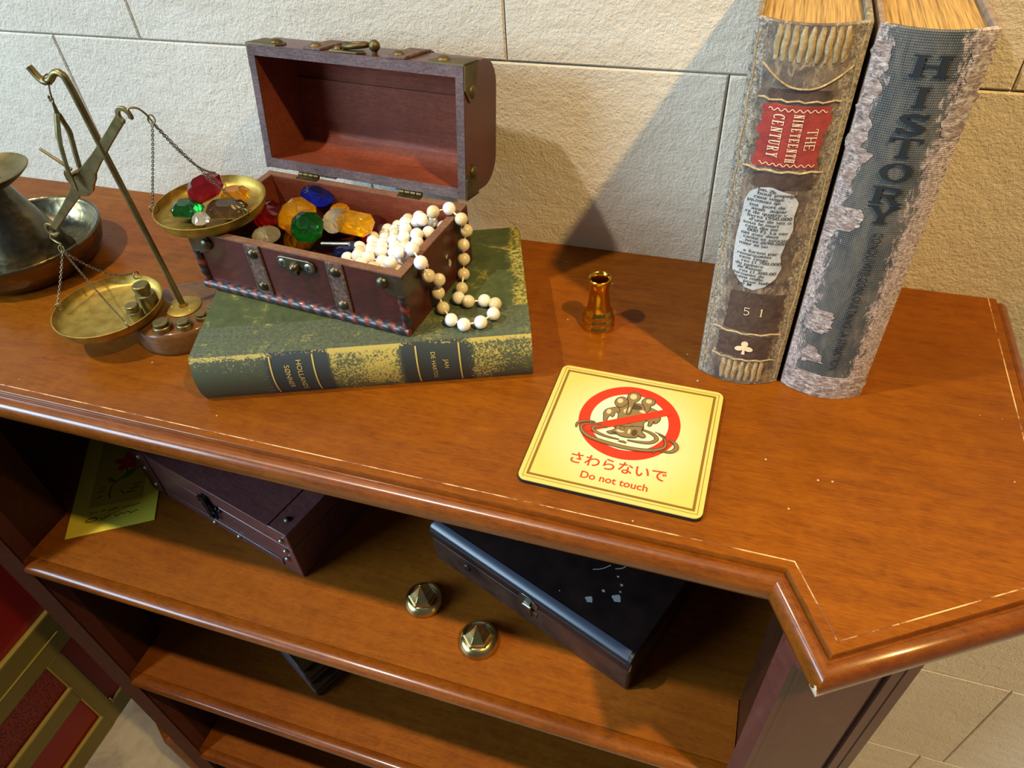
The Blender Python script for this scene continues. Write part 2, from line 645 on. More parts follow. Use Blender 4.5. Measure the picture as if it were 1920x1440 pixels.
fbar(g, Y0, Y1, 0, .048)
fbar(g, Y0, .280, .1335, .180)
fbar(g, Y0, Y1, .267, .36)
fbar(g, .280, .312, .048, .267)
fbar(g, Y0, Y0 + .05, .048, .267)
fbar(g, Y0, Y0 + .05, .36, .92)
fbar(g, Y1 - .05, Y1, .048, .92)
fbar(g, Y0, Y1, .92, 1.0)
g.build('frame', OLIVE, pn, bevel=.0015)
for nm, mt, ya, yb, za, zb in (('upper_red_panel', REDP, Y0 + .05, Y1 - .05, .36, .92), ('red_panel', REDP, Y0 + .05, .28, .048, .1335),
                               ('woven_red_panel', REDM, Y0 + .05, .28, .18, .267), ('narrow_red_panel', REDP, .312, Y1 - .05, .048, .267)):
    g = G()
    g.box(xb, xf - .006, ya, yb, za, zb)
    g.build(nm, mt, pn, smooth=0)
for za, zb, ya, yb in ((.355, .361, Y0 + .05, Y1 - .05), (.3085, .311, Y0 + .02, .33), (.178, .1835, Y0 + .05, .282), (.046, .050, Y0 + .05, .282)):
    g = G()
    g.box(xf - .004, xf + .004, ya, yb, za, zb)
    g.build('gold_bead', GOLDP, pn, bevel=.001)
for ya, za, zb in ((.2785, .18, .268), (.2785, .048, .135), (.312, .046, .062)):
    g = G()
    g.box(xf - .004, xf + .002, ya, ya + .003, za, zb)
    g.build('gold_bead', GOLDP, pn, bevel=.0008)

# ------------------------------------------------------------------ bookcase
H = 1.08
MX = -.6504          # mirror: x' = MX - x
bc = thing('bookcase', 'reddish brown wooden bookcase with canted corners and a moulded top against the stone wall', 'bookcase', (-.3252, -.18, 0))
BO = Matrix.Translation((.3252, .18, 0))   # world to local
RA = [(.224, 0), (.224, -.290), (.0978, -.3688), (.0729, -.3207)]
path = [(MX - x, y) for x, y in RA] + RA[::-1]   # left back ... right back


def offset(path, d):
    out = []
    N = len(path)
    for i in range(N):
        ns = []
        for a, b in ((i - 1, i), (i, i + 1)):
            if a < 0 or b >= N:
                continue
            t = Vector((path[b][0] - path[a][0], path[b][1] - path[a][1])).normalized()
            ns.append(Vector((t.y, -t.x)))
        if len(ns) == 1:
            o = ns[0] * d
        else:
            mm = (ns[0] + ns[1]).normalized()
            o = mm * (d / max(.3, mm.dot(ns[0])))
        out.append((path[i][0] + o.x, path[i][1] + o.y))
    return out


g = G(BO)
top = offset(path, -.0004)
g.prism([(x, min(y, -.0005)) for x, y in top], H - .028, H)
g.build('top_board', W_TOP, bc, smooth=30)
prof = [(-.0004, 0), (.0000, -.0003), (.0004, 0), (.0062, 0), (.0068, -.0008), (.0071, -.0052), (.0084, -.0052), (.0090, -.0042), (.0112, -.0034), (.0142, -.0043), (.0170, -.0070),
        (.0189, -.0115), (.0192, -.0165), (.0181, -.0215), (.0154, -.0258), (.0118, -.0282), (.0060, -.0290), (-.004, -.0290)]
g = G(BO)
rows = [[(x, min(y, -.0005), H + z) for x, y in offset(path, d)] for d, z in prof]
nP = len(path)
g.add([p for r in rows for p in r], [(i * nP + j, i * nP + j + 1, (i + 1) * nP + j + 1, (i + 1) * nP + j) for i in range(len(prof) - 1) for j in range(nP - 1)])
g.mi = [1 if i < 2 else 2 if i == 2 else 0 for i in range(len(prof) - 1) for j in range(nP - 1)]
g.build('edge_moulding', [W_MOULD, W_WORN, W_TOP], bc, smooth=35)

T = Vector((.0836, -.3618))
dirc = Vector((math.cos(R(32)), math.sin(R(32))))
nout = Vector((dirc.y, -dirc.x))
pp = [(0, 0), (.004, 0), (.0045, .0006), (.0065, .0006), (.007, 0), (.086, 0), (.0875, .0035), (.0915, .0045), (.0945, .0035), (.0955, 0), (.1065, 0), (.1072, .0012), (.1085, .0012), (.1092, 0), (.122, 0), (.122, .016), (0, .016)]


def mir(pts, s):
    return [(p[0] if s > 0 else MX - p[0], p[1]) for p in pts]


def pil(pts):
    return [tuple(T + dirc * a - nout * b) for a, b in pts]


for s in (1, -1):
    g = G(BO)
    g.prism(mir(pil(pp), s), .1, 1.0505)
    g.build('canted_panel', W_DARK, bc, smooth=30)
    g = G(BO)
    g.prism(mir(pil([(-.004, -.010), (.126, -.010), (.126, .012), (-.004, .012)]), s), 1.038, 1.0508)
    g.build('frieze', W_DARK, bc, bevel=.003)
    g = G(BO)
    g.prism(mir([(.0838, -.3612), (.0838, -.3455), (.0846, -.3452), (.0838, -.3448), (.0838, -.325), (.1, -.325), (.1, -.352)], s), .1, 1.0505)
    g.build('inner_stile', W_DARK, bc, smooth=30)
    g = G(BO)
    g.prism(mir([(.0842, -.3248), (.0842, -.272), (.10, -.272), (.10, -.3248)], s), .1, 1.0505)
    g.build('inner_side', W_BACK, bc, smooth=30)
    g = G(BO)
    g.prism(mir([(.187, -.297), (.187, -.006), (.175, -.006), (.175, -.287)], s), .1, 1.0505)
    g.build('outer_side', W_DARK, bc, smooth=30)
    g = G(BO)
    g.prism(mir(pil([(.0015, -.012), (.132, -.012), (.128, .05), (.0015, .012)]), s), 0, .275)
    g.build('plinth_block', W_MOULD, bc, bevel=.006)
g = G(BO)
g.box(MX - .175, .175, -.016, -.006, .1, 1.05)
g.build('back_board', W_BACK, bc, smooth=0)
g = G(BO)
g.box(MX - .0836, .0836, -.335, -.32, 0, .155)
g.build('plinth', W_DARK, bc, smooth=0)
for zt in (.775, .472, .18):
    g = G(BO)
    xl, xr = MX - .0836, .0836
    pr = [(-.273, 0), (-.335, 0), (-.335, -.017), (-.273, -.017)]
    pe = [(-.3352, -.0005), (-.3360, -.0001), (-.3440, -.0003), (-.3478, -.0013), (-.3505, -.0035), (-.3520, -.0068), (-.3520, -.0098), (-.3502, -.0135), (-.3465, -.016), (-.3352, -.017)]
    M = Matrix(((0, 0, 1, 0), (1, 0, 0, 0), (0, 1, 0, zt), (0, 0, 0, 1)))
    g.prism(pr, xl + .0003, xr - .0003, M)
    g.box(MX - .1745, .1745, -.2730, -.0165, zt - .017, zt)
    sh = g.build('shelf', W_SHELF, bc, smooth=45)
    g = G(BO)
    g.prism(pe, xl + .0003, xr - .0003, M)
    g.build('shelf_nosing', W_MOULD, sh, smooth=45)

# ------------------------------------------------------------------ candle holder at the left
ch = thing('chamber_candlestick', 'hammered pewter and brass chamber candlestick with wide dish at left end of bookcase top', 'candlestick', (-.695, -.158, H))
g = G()
g.lathe([(0, 0), (.052, 0), (.064, .004), (.0725, .014), (.0765, .026), (.0785, .0325), (.0785, .0345), (.0772, .036), (.0755, .0352), (.0742, .0325), (.071, .022), (.062, .011), (.047, .007), (0, .007)], 72)
g.build('dish', PEWTER, ch, smooth=60)
g = G()
g.lathe([(.044, .0065), (.0435, .010), (.0405, .014), (.036, .030), (.028, .052), (.0205, .072), (.0165, .084), (.016, .091)], 56)
g.build('stem', PEWTER, ch, smooth=60)
g = G()
g.lathe([(.0155, .088), (.024, .0905), (.034, .0965), (.0405, .1015), (.0415, .1030), (.0405, .1038), (.033, .0995), (.022, .0950), (.0125, .0940), (.0125, .082), (0, .082)], 56)
g.build('drip_pan', BRASS_OLD, ch, smooth=60)

# ------------------------------------------------------------------ balance scale
sc = thing('balance_scale', 'brass balance scale with two chained pans on a round wooden base left of the chest', 'scale', (-.4585, -.2105, H))
g = G(Matrix.Translation((-.0042, -.0008, 0)))
g.lathe([(0, 0), (.0405, 0), (.0420, .0015), (.0418, .004), (.0415, .018), (.0405, .0212), (.038, .0226), (.035, .0230), (0, .0230)], 56)
g.build('base', W_BASE, sc, smooth=50)
g = G()
g.lathe([(0, .0231), (.0155, .0231), (.0155, .0240), (.0148, .0245), (.004, .0247), (.0035, .027), (0, .027)], 36)
for a in (200, 340):
    g.dome((.0105 * math.cos(R(a)), .0105 * math.sin(R(a)), .0244), .0016, .0007)
g.build('base_plate', BRASS_PAN, sc, smooth=50)
g = G()
pts = cr([(0, 0, .0235), (-.004, 0, .09), (-.009, 0, .17), (-.0120, 0, .219), (-.0150, 0, .2275), (-.0210, 0, .2275), (-.0280, 0, .2225), (-.0345, 0, .2210), (-.0385, 0, .2245), (-.0420, 0, .2310)], 6, False)
g.tube(pts, .0026, 12)
g.build('post', BRASS_OLD, sc, smooth=60)
g = G()
g.tube([(-.0300 + .0032 * math.cos(t), .0032 * math.sin(t) * 1.1, .2222 + .0035 * math.sin(t * .5 + 1)) for t in [2 * PI * i / 14 for i in range(14)]], .0007, 6, True)
g.tube(cr([(-.0310, 0, .2195), (-.0335, 0, .214), (-.0352, 0, .2085), (-.0366, 0, .2072), (-.0378, 0, .2085), (-.0372, 0, .2105)], 5, False), .0006, 6)
g.build('hanging_wire', CHAIN_M, sc, smooth=60)
# stirrup: two legs front and back joined at the top
g = G()
RX = Matrix.Rotation(PI / 2, 4, 'X')     # (x, y) drawing plane -> (x, z)
def plate(g, pts, y, th):
    g.prism(pts, -y - th / 2, -y + th / 2, RX)
g.tube([(-.0360, 0, .2060), (-.0368, 0, .1990), (-.0375, 0, .1930)], [.0012, .0019, .0024], 4, sx=1.3, up=(0, 1, 0))
for sg in (-1, 1):
    g.tube(cr([(-.0370, sg * .0006, .1975), (-.0388, sg * .0030, .1895), (-.0410, sg * .0055, .1800), (-.0455, sg * .0058, .1640), (-.0492, sg * .0058, .1490)], 4, False),
           [.0030] * 5 + [.0032] * 4 + [.0028] * 8, 4, sx=.45, up=(1, 0, 0))
plate(g, [(-.0478, .1525), (-.0460, .1480), (-.0468, .1410), (-.0478, .1352), (-.0512, .1400), (-.0538, .1455), (-.0530, .1510), (-.0505, .1540)], -.0064, .0014)
g.tube([(-.0362 + .0018 * math.cos(t), .0018 * math.sin(t) * .3, .2075 + .0022 * math.sin(t)) for t in [2 * PI * k / 12 for k in range(12)]], .0006, 6, True)
g.tube([(-.0490, -.0070, .1480), (-.0490, .0070, .1480)], .0017, 12)
g.build('stirrup', BRASS_OLD, sc, smooth=30, bevel=.0003)
# beam
ax = Vector((.767, .641)).normalized()
nx = Vector((-ax.y, ax.x))
bcn = Vector((-.0430, .1437))
def bpt(s_, t_):
    p = bcn + ax * s_ + nx * t_
    return (p.x, p.y)
g = G()
bm_ = [(-.082, -.0030), (-.050, -.0036), (-.020, -.0045), (-.013, -.0095), (-.004, -.0105), (.004, -.0085), (.010, -.0078), (.016, -.0055), (.030, -.0045), (.060, -.0036), (.082, -.0034), (.084, .0040), (.060, .0036), (.030, .0042), (.006, .0058), (-.006, .0070), (-.014, .0062), (-.022, .0042), (-.050, .0032), (-.082, .0028)]
plate(g, [bpt(a, b) for a, b in bm_], 0, .0026)
def flatring(g, c, r0, r1, a0, a1, n=18):
    P = [(c[0] + r1 * math.cos(R(a0 + (a1 - a0) * i / n)), c[1] + r1 * math.sin(R(a0 + (a1 - a0) * i / n))) for i in range(n + 1)]
    P += [(c[0] + r0 * math.cos(R(a1 - (a1 - a0) * i / n)), c[1] + r0 * math.sin(R(a1 - (a1 - a0) * i / n))) for i in range(n + 1)]
    plate(g, P, 0, .0026)
e0, e1 = bpt(-.0875, .0005), bpt(.0895, -.0010)
flatring(g, e0, .0040, .0068, 20, 330)
flatring(g, e1, .0038, .0070, 245, -20 , 20)
g.build('beam', BRASS_OLD, sc, smooth=30, bevel=.0004)
g = G()
g.tube([(-.0500, -.0012, .1512), (-.0600, -.0012, .1585), (-.0720, -.0012, .1668)], [.0014, .0013, .0012], 6)
g.build('pointer', BRASS_OLD, sc, smooth=30)


def chain(a, b, sag, parent, n=None):
    a, b = Vector(a), Vector(b)
    L = (b - a).length
    n = n or max(8, int(L / .0021))
    g = G()
    P = [a.lerp(b, i / n) + Vector((0, 0, -sag * 4 * (i / n) * (1 - i / n))) for i in range(n + 1)]
    for i in range(n):
        t = P[i + 1] - P[i]
        q = t.to_track_quat('Z', 'Y').to_matrix().to_4x4()
        M = Matrix.Translation((P[i] + P[i + 1]) / 2) @ q @ Matrix.Rotation(R(45 if i % 2 else -45), 4, 'Z')
        hl = t.length * .74
        g.tube([(.00085 * math.cos(2 * PI * k / 9), 0, hl * math.sin(2 * PI * k / 9)) for k in range(9)], .00030, 4, True, M)
    return g.build('chain', CHAIN_M, parent, smooth=60)


def pan(c, attach, ring, sags, hookpath, tilt=(0, 0)):
    g = G(Matrix.Translation(c) @ Euler((tilt[0], tilt[1], 0)).to_matrix().to_4x4())
    g.lathe([(0, -.0105), (.0405, -.0105), (.0435, -.0092), (.0455, -.0050), (.0463, -.0004), (.0466, 0), (.0458, .0002), (.0448, -.0048), (.0428, -.0082), (.0400, -.0092), (0, -.0092)], 64)
    p = g.build('pan', BRASS_PAN, sc, smooth=55)
    for at, sg in zip(attach, sags):
        g = G()
        A = Vector(at)
        out = (A - Vector(c)).normalized()
        g.tube([A + out * (.0035 * math.cos(t) - .0005) + Vector((0, 0, .0035 * math.sin(t) + .0005)) for t in [2 * PI * k / 16 for k in range(16)]], .00055, 6, True)
        g.build('rim_ring', BRASS_OLD, p, smooth=60)
        chain(ring, A + Vector((0, 0, .0035)), sg, p)
    g = G()
    g.tube(cr(hookpath, 6, False), .0008, 6)
    rg = Vector(ring)
    g.tube([rg + Vector((.0032 * math.cos(t), .001 * math.sin(t), .0032 * math.sin(t) + .002)) for t in [2 * PI * k / 14 for k in range(14)]], .0006, 6, True)
    g.build('hook', BRASS_OLD, p, smooth=60)
    return p


PL = (-.0569, -.0260, .0345)
PR = (.0335, .0417, .1100)
rgL, rgR = (-.1040, -.0055, .0705), (.0345, .0145, .1900)
pan(PL, [(-.0978, -.0399, .0345), (-.0180, -.0470, .0345), (-.0617, .0190, .0345)], rgL, [.001, .004, .012],
    [(e0[0] - .002, 0, e0[1] - .003), (e0[0] - .004, -.002, e0[1] - .0075), (e0[0] + .002, -.003, e0[1] - .0105), (rgL[0] + .001, rgL[1] + .001, rgL[2] + .0065), (rgL[0], rgL[1], rgL[2] + .0015)])
pan(PR, [(-.0060, .0190, .1100), (.0768, .0310, .1100), (.0116, .0820, .1100)], rgR, [.001, .003, .010],
    [(e1[0] + .004, .002, e1[1] - .001), (e1[0] + .006, 0, e1[1] + .0055), (e1[0] + .010, .005, e1[1] + .0040), (e1[0] + .0120, .009, e1[1] - .003), (rgR[0] - .002, rgR[1], rgR[2] + .004), (rgR[0], rgR[1], rgR[2] + .001)])


def weight(x, y, z, r, h, label):
    g = G()
    g.lathe([(0, 0), (r, 0), (r, h * .55), (r * .93, h * .62), (r * .62, h * .66), (r * .60, h * .72), (r * .80, h * .78), (r * .84, h * .88), (r * .80, h * .97), (r * .7, h), (r * .45, h * .985), (0, h * .985)], 36)
    o = g.build('brass_weight', BRASS_OLD, None, smooth=35)
    o.location = (-.4585 + x, -.2105 + y, H + z)
    return tag(o, label, 'weight', 'brass weights of the balance scale')


weight(-.0250, -.0115, .0258, .0088, .0260, 'large cylindrical brass weight standing in the lower pan of the scale')
weight(-.0245, -.0295, .0258, .0068, .0170, 'small brass weight standing in front of the large one in the lower pan')
weight(.0020, -.0315, .0218, .0082, .0095, 'biggest brass weight set in the wooden scale base, beside the lower pan')
weight(.0190, -.0241, .0218, .0066, .0085, 'second brass weight in the scale base, right of the biggest one')
weight(.0275, -.0103, .0218, .0054, .0075, 'third brass weight in the scale base, almost touching the green book')
weight(.0290, .0020, .0220, .0042, .0060, 'smallest brass weight in the scale base, half behind the green book corner')


# ------------------------------------------------------------------ gems
def outline(kind, a, b):
    if kind == 'oct':
        c = min(a, b) * .55
        return [(a, b - c), (a - c, b), (-a + c, b), (-a, b - c), (-a, -b + c), (-a + c, -b), (a - c, -b), (a, -b + c)]
    n = {'round': 16, 'oval': 20, 'hex': 6}[kind]
    return [(a * math.cos(2 * PI * i / n), b * math.sin(2 * PI * i / n)) for i in range(n)]


def gem(name, label, mat, kind, a, b, h, loc, rot, group, table=.42):
    h *= 1.25
    o = outline(kind, a, b)
    n = len(o)
    mid = [((o[i][0] + o[(i + 1) % n][0]) / 2, (o[i][1] + o[(i + 1) % n][1]) / 2) for i in range(n)]
    vs = [(x * table, y * table, h * .46) for x, y in o]                       # table
    vs += [(x * .86, y * .86, h * .26) for x, y in mid]                         # crown kites
    vs += [(x, y, h * .06) for x, y in o] + [(x, y, -h * .04) for x, y in o]    # girdle
    vs += [(x * .62, y * .62, -h * .30) for x, y in mid] + [(0, 0, -h * .54)]
    fs, mi = [tuple(range(n))], [0]
    for i in range(n):
        j = (i + 1) % n
        k = (i - 1) % n
        fs += [(i, n + i, j), (i, n + k, 2 * n + i, n + i), (n + i, 2 * n + i, 2 * n + j), (2 * n + i, 3 * n + i, 3 * n + j, 2 * n + j)]
        mi += [0, 0, 0, 0]
        fs += [(3 * n + i, 4 * n + i, 3 * n + j), (4 * n + k, 5 * n, 4 * n + i, 3 * n + i)]
        mi += [1, 1]
    g = G()
    g.add(vs, fs)
    g.mi = mi
    ob = g.build(name, [mat, mat.foil], None, smooth=0)
    ob.location = loc
    ob.rotation_euler = Euler([R(x) for x in rot])
    return tag(ob, label, 'gem', group)


CTH = R(-5.6)
CC = Vector((-.3233, -.1536, 1.1231))
CM = Matrix.Translation(CC) @ Matrix.Rotation(CTH, 4, 'Z')


def cl(x, y, z):
    return tuple(CM @ Vector((x, y, z)))


GC = 'loose gems in the treasure chest'
gem('red_gem', 'red faceted gem at left end of the open chest, beside the scale pan', GEM_RED, 'oct', .0135, .0125, .018, cl(-.0735, .008, .0405), (28, -16, 20), GC)
gem('amber_gem', 'big amber yellow octagonal gem in the middle of the open chest', GEM_YEL, 'oct', .0185, .0165, .020, cl(-.0435, .0115, .0420), (30, 6, -25), GC)
gem('green_gem', 'green faceted square gem in front of the big amber gem in the chest', GEM_GRN, 'oct', .0135, .0130, .018, cl(-.0215, -.0040, .0445), (38, 4, 12), GC)
gem('blue_gem', 'oval blue gem lying on top of the heap near the back of the chest', GEM_BLU, 'oval', .0170, .0120, .012, cl(-.0440, .0440, .0450), (14, 8, -12), GC)
gem('clear_gem', 'clear round faceted gem between the green and the long amber gem', GEM_CLR, 'round', .0120, .0120, .016, cl(-.0055, .0150, .0425), (26, -8, 0), GC)
gem('long_amber_gem', 'long rectangular amber gem lying beside the pearls in the chest', GEM_YEL, 'oct', .0175, .0105, .014, cl(.0135, .0165, .0430), (34, 2, -4), GC)
gem('small_amber_gem', 'small amber gem half hidden behind the clear gem in the chest', GEM_YEL, 'round', .0095, .0090, .012, cl(-.0150, .0345, .0385), (30, 10, 0), GC)
gem('flat_clear_gem', 'flat clear gem showing just over the front rim of the chest', GEM_CLR, 'round', .0125, .0115, .009, cl(-.0560, -.0180, .0380), (8, 4, 0), GC)
gem('dark_blue_gem', 'dark blue gem low down between the green gem and the pearls', GEM_NAVY, 'oct', .0140, .0110, .014, cl(.0190, -.0060, .0290), (14, 6, 30), GC)
for i, (nm, mt, x, y, lb) in enumerate((('amber_gem', GEM_BRN, -.072, .030, 'smoky amber gem at the bottom of the chest behind the red gem'), ('clear_gem', GEM_CLR, -.060, .043, 'clear gem at the bottom of the chest under the blue gem'),
                                        ('green_gem', GEM_GRN, -.082, -.022, 'green gem at the bottom left of the chest by the front wall'), ('smoky_gem', GEM_BRN, -.024, .048, 'smoky gem at the bottom of the chest against the back wall'),
                                        ('dark_blue_gem', GEM_NAVY, -.030, -.030, 'dark blue gem at the bottom of the chest behind the latch'), ('smoky_gem', GEM_BRN, .004, -.030, 'smoky brown gem at the bottom of the chest below the green gem'),
                                        ('red_gem', GEM_RED, .014, .042, 'red gem at the bottom of the chest behind the long amber gem'), ('amber_gem', GEM_YEL, -.046, .010, 'amber gem at the bottom of the chest under the big amber gem'))):
    gem(nm, lb, mt, 'oct', .0150, .0135, .024, cl(x, y, .0200), (6 * (i % 3) - 6, 5, 37 * i), GC)
g = G()
g.tube([(-.013, 0, 0), (.013, 0, 0)], .0017, 10)
o = g.build('silver_rod', STEEL, None, smooth=60)
o.location = cl(.0120, -.0130, .0400)
o.rotation_euler = (0, R(-6), R(2))
tag(o, 'thin silver rod lying between the green gem and the pearls', 'rod')

GP = 'gems in the upper scale pan'
def pl(x, y, z):
    return (-.4585 + x, -.2105 + y, H + z)
gem('red_gem', 'red faceted gem lying on top of the others in the upper scale pan', GEM_RED, 'oct', .0155, .0120, .018, pl(.0330, .0430, .1210), (22, -18, 35), GP)
gem('green_gem', 'green gem lying at the front left in the upper scale pan', GEM_GRN, 'oct', .0135, .0100, .014, pl(.0225, .0260, .1095), (14, 0, 5), GP)
gem('amber_gem', 'amber gem behind the red one in the upper scale pan', GEM_YEL, 'oct', .0120, .0110, .013, pl(.0490, .0560, .1090), (10, 0, 30), GP)
gem('smoky_gem', 'smoky brown gem lying at the right in the upper scale pan', GEM_BRN, 'oct', .0165, .0115, .013, pl(.0555, .0340, .1090), (12, 4, 22), GP)
gem('clear_gem', 'small clear gem between the green and the smoky gem in the scale pan', GEM_CLR, 'oct', .0070, .0065, .010, pl(.0405, .0180, .1070), (10, 0, 20), GP)

# ------------------------------------------------------------------ green book
GB = thing('green_book', 'worn dark green clothbound book lying flat under the open chest', 'book', (-.2890, -.1701, H), R(20.7))
BL, BD, BT = .2690, .1660, .0431


def spine_poly(off, n=12):
    return [(-.0065 * (1 - (2 * i / n - 1) ** 2) - off, BT * i / n) for i in range(n + 1)]


CLOTH = Mat('green_book_cloth', '#414a30', .7)
_n = CLOTH.noise(55, 6, .68, .4)
_f = CLOTH.noise(420, 3, .7)
_c1 = CLOTH.ramp(_f, [(.3, '#343d2a'), (.7, '#59624a')])
_m = CLOTH.math('MULTIPLY', CLOTH.ramp(_n, [(.55, 0.0), (.66, 1.0)]), CLOTH.ramp(_f, [(.40, 0.0), (.56, .8)]))
CLOTH.col(CLOTH.mix(_m, _c1, '#8f8b46'))
CLOTH.bump(CLOTH.wave(900, 0.5), .25, .0004)
PANELC = Mat('green_board_cloth', '#3f4c26', .62)
_n = PANELC.noise(48, 6, .7, .6)
_f = PANELC.noise(300, 3, .7)
_e = PANELC.ramp(PANELC.sep('X'), [(.118, 0.0), (.134, .35)])
_m = PANELC.math('MULTIPLY', PANELC.ramp(PANELC.math('ADD', _n, _e), [(.58, 0.0), (.70, 1.0)]), PANELC.ramp(_f, [(.42, 0.0), (.55, .85)]))
PANELC.col(PANELC.mix(_m, PANELC.ramp(_n, [(.3, '#2f3a1e'), (.7, '#4c5830')]), '#a79a44'))
PANELC.bump(_f, .2, .0005)
SPC = Mat('green_spine_cloth', '#39402c', .6)
_x = SPC.math('ADD', SPC.math('MULTIPLY', SPC.sep('X'), 1 / BL), .5)
_dens = SPC.ramp(_x, [(0, .10), (.22, .13), (.235, 0.0), (.355, 0.0), (.36, .02), (.40, .02), (.41, .27), (.60, .25), (.625, .05), (.66, 0.0), (.785, 0.0), (.80, .06), (.83, .26), (1.0, .18)])
_zt = SPC.ramp(SPC.math('MULTIPLY', SPC.sep('Z'), 1 / BT), [(.0, 0.0), (.5, .02), (.9, .06), (.96, .22)])
_n = SPC.noise(520, 4, .8)
_n2 = SPC.noise(35, 4, .6)
_t = SPC.math('ADD', SPC.math('ADD', _dens, _zt), SPC.math('MULTIPLY', SPC.math('SUBTRACT', _n2, .5), .5))
_thr = SPC.math('GREATER_THAN', SPC.math('ADD', _n, _t), .80)
_base = SPC.ramp(_x, [(.0, '#474e38'), (.21, '#434a38'), (.228, '#2c3436'), (.40, '#303736'), (.41, '#50553a'), (.61, '#50553a'), (.62, '#2c3332'), (.82, '#323936'), (.83, '#4a513a'), (1.0, '#4e553c')])
SPC.col(SPC.mix(_thr, _base, '#b3a352'))
SPC.bump(SPC.wave(900, .5), .25, .0004)
PAGES = Mat('aged_page_edges', '#c9a35c', .8)
_w = PAGES.noise(420, 2, .6, 0, PAGES.co((1, .012, .03)))
_w2 = PAGES.noise(1300, 2, .6, 0, PAGES.co((1, .02, .05)))
PAGES.col(PAGES.mix(.5, PAGES.ramp(_w, [(.38, '#553a1a'), (.52, '#a58449')]), PAGES.ramp(_w2, [(.35, '#6e5026'), (.6, '#bb9a5c')])))
PAGES_Z = Mat('flat_page_edges', '#c2a56a', .8)
PAGES_Z.col(PAGES_Z.ramp(PAGES_Z.noise(900, 2, .6, 0, PAGES_Z.co((.05, .05, 1))), [(.35, '#8a6d3c'), (.6, '#cfb47c')]))
GILT = Mat('gilt_stamping', '#c2ad5c', .4)

XM = Matrix(((0, 0, 1, 0), (1, 0, 0, 0), (0, 1, 0, 0), (0, 0, 0, 1)))   # (y, z) section extruded along x
y0 = -BD / 2 + .0065
sec_o = [(y0 + y, z) for y, z in spine_poly(0)]
sec_i = [(y0 + y + .003, .003 + (BT - .006) * i / 12) for i, (y, z) in enumerate(spine_poly(-.0))]
g = G()
g.prism(sec_o + sec_i[::-1], -BL / 2, BL / 2, XM)
g.build('spine', SPC, GB, smooth=35)
g = G()
g.box(-BL / 2, BL / 2, y0 + .0002, BD / 2, BT - .003, BT)
g.build('front_board', PANELC, GB, bevel=.0006)
g = G()
g.box(-BL / 2, BL / 2, y0 + .0002, BD / 2, 0, .003)
g.build('back_board', PANELC, GB, bevel=.0006)
g = G()
g.box(-BL / 2 - .0002, BL / 2 + .0002, y0 + .0001, -BD / 2 + .044, BT - .0015, BT + .0004)
g.build('cloth_binding', CLOTH, GB, bevel=.0003)
g = G()
g.box(-BL / 2 + .0035, BL / 2 - .0035, y0 + .004, BD / 2 - .004, .0031, BT - .0031)
g.build('page_block', PAGES_Z, GB, smooth=0)


def gspine(s, x, off=.00025):
    """s from 0 (top of the spine) to 1 (bottom)"""
    f = 1 - s
    y = -.0065 * (1 - (2 * f - 1) ** 2)
    return (x, y0 + y - off, BT * f)


g = G()
for fx, w in ((.232, .0012), (.358, .0012), (.660, .0012), (.786, .0012)):
    xx = (fx - .5) * BL
    g = G()
    g.surf(lambda u, v, xx=xx, w=w: gspine(.06 + .88 * v, xx + (u - .5) * w), 1, 14)
    g.build('gilt_line', GILT, GB, smooth=0)
g = G()
for body, fx, size, s0 in (('HOLLANDS', .315, .0058, .50), ('SØNNER', .278, .0058, .50), ('JAN', .745, .0050, .45), ('DE HARTOG', .708, .0047, .50)):
    geo = text_geo(body, size, space=1.05)
    add_text(g, geo, lambda a, b, fx=fx, s0=s0: gspine(s0 + a / BT, (fx - .5) * BL + b, .0003))
g.build('gilt_lettering', GILT, GB, smooth=0)

# ------------------------------------------------------------------ treasure chest
TC = thing('treasure_chest', 'small open wooden treasure chest full of gems and pearls on the green book', 'chest', CC, CTH)
W2, D2, HB, TW = .1022, .0555, .0556, .0068
g = G()
g.box(-W2, W2, -D2, D2, 0, .006)
g.box(-W2, W2, -D2, -D2 + TW, .006, HB - .0012)
g.box(-W2, W2, D2 - TW, D2, .006, HB - .0012)
g.box(-W2, -W2 + TW, -D2 + TW, D2 - TW, .006, HB - .0012)
g.box(W2 - TW, W2, -D2 + TW, D2 - TW, .006, HB - .0012)
body = g.build('box', W_CHEST, TC, smooth=0)
g = G()
e = .0003
g.box(-W2 + TW, W2 - TW, -D2 + TW, -D2 + TW + e, .0062, HB - .0014)
g.box(-W2 + TW, W2 - TW, D2 - TW - e, D2 - TW, .0062, HB - .0014)
g.box(-W2 + TW, -W2 + TW + e, -D2 + TW + e, D2 - TW - e, .0062, HB - .0014)
g.box(W2 - TW - e, W2 - TW, -D2 + TW + e, D2 - TW - e, .0062, HB - .0014)
g.build('box_lining', W_CHESTIN, body, smooth=0)
g = G()
g.box(-W2, W2, -D2, -D2 + TW, HB - .0012, HB)
g.box(-W2, W2, D2 - TW, D2, HB - .0012, HB)
g.box(-W2, -W2 + TW, -D2 + TW, D2 - TW, HB - .0012, HB)
g.box(W2 - TW, W2, -D2 + TW, D2 - TW, HB - .0012, HB)
g.build('rim', W_RIMB, body, smooth=0)
# rope mouldings
g = G()
n = 150
for x0, x1, y, z, r in ((-W2, W2, -D2 - .0008, .0042, .0044),):
    g.tube([(x0 + (x1 - x0) * i / n, y, z) for i in range(n + 1)], [r * (1 + .07 * math.sin(i / n * 2 * PI * 19)) for i in range(n + 1)], 12)
g.build('rope_moulding', ROPE_M, body, smooth=50)
for x in (-W2 + .0025, W2 - .0025):
    g = G()
    g.tube([(x, -D2 - .0002, .008 + .030 * i / 40) for i in range(41)], [.0036 * (1 + .1 * math.sin(i / 40 * 2 * PI * 4)) for i in range(41)], 12)
    g.build('corner_rope', ROPE_M, body, smooth=50)
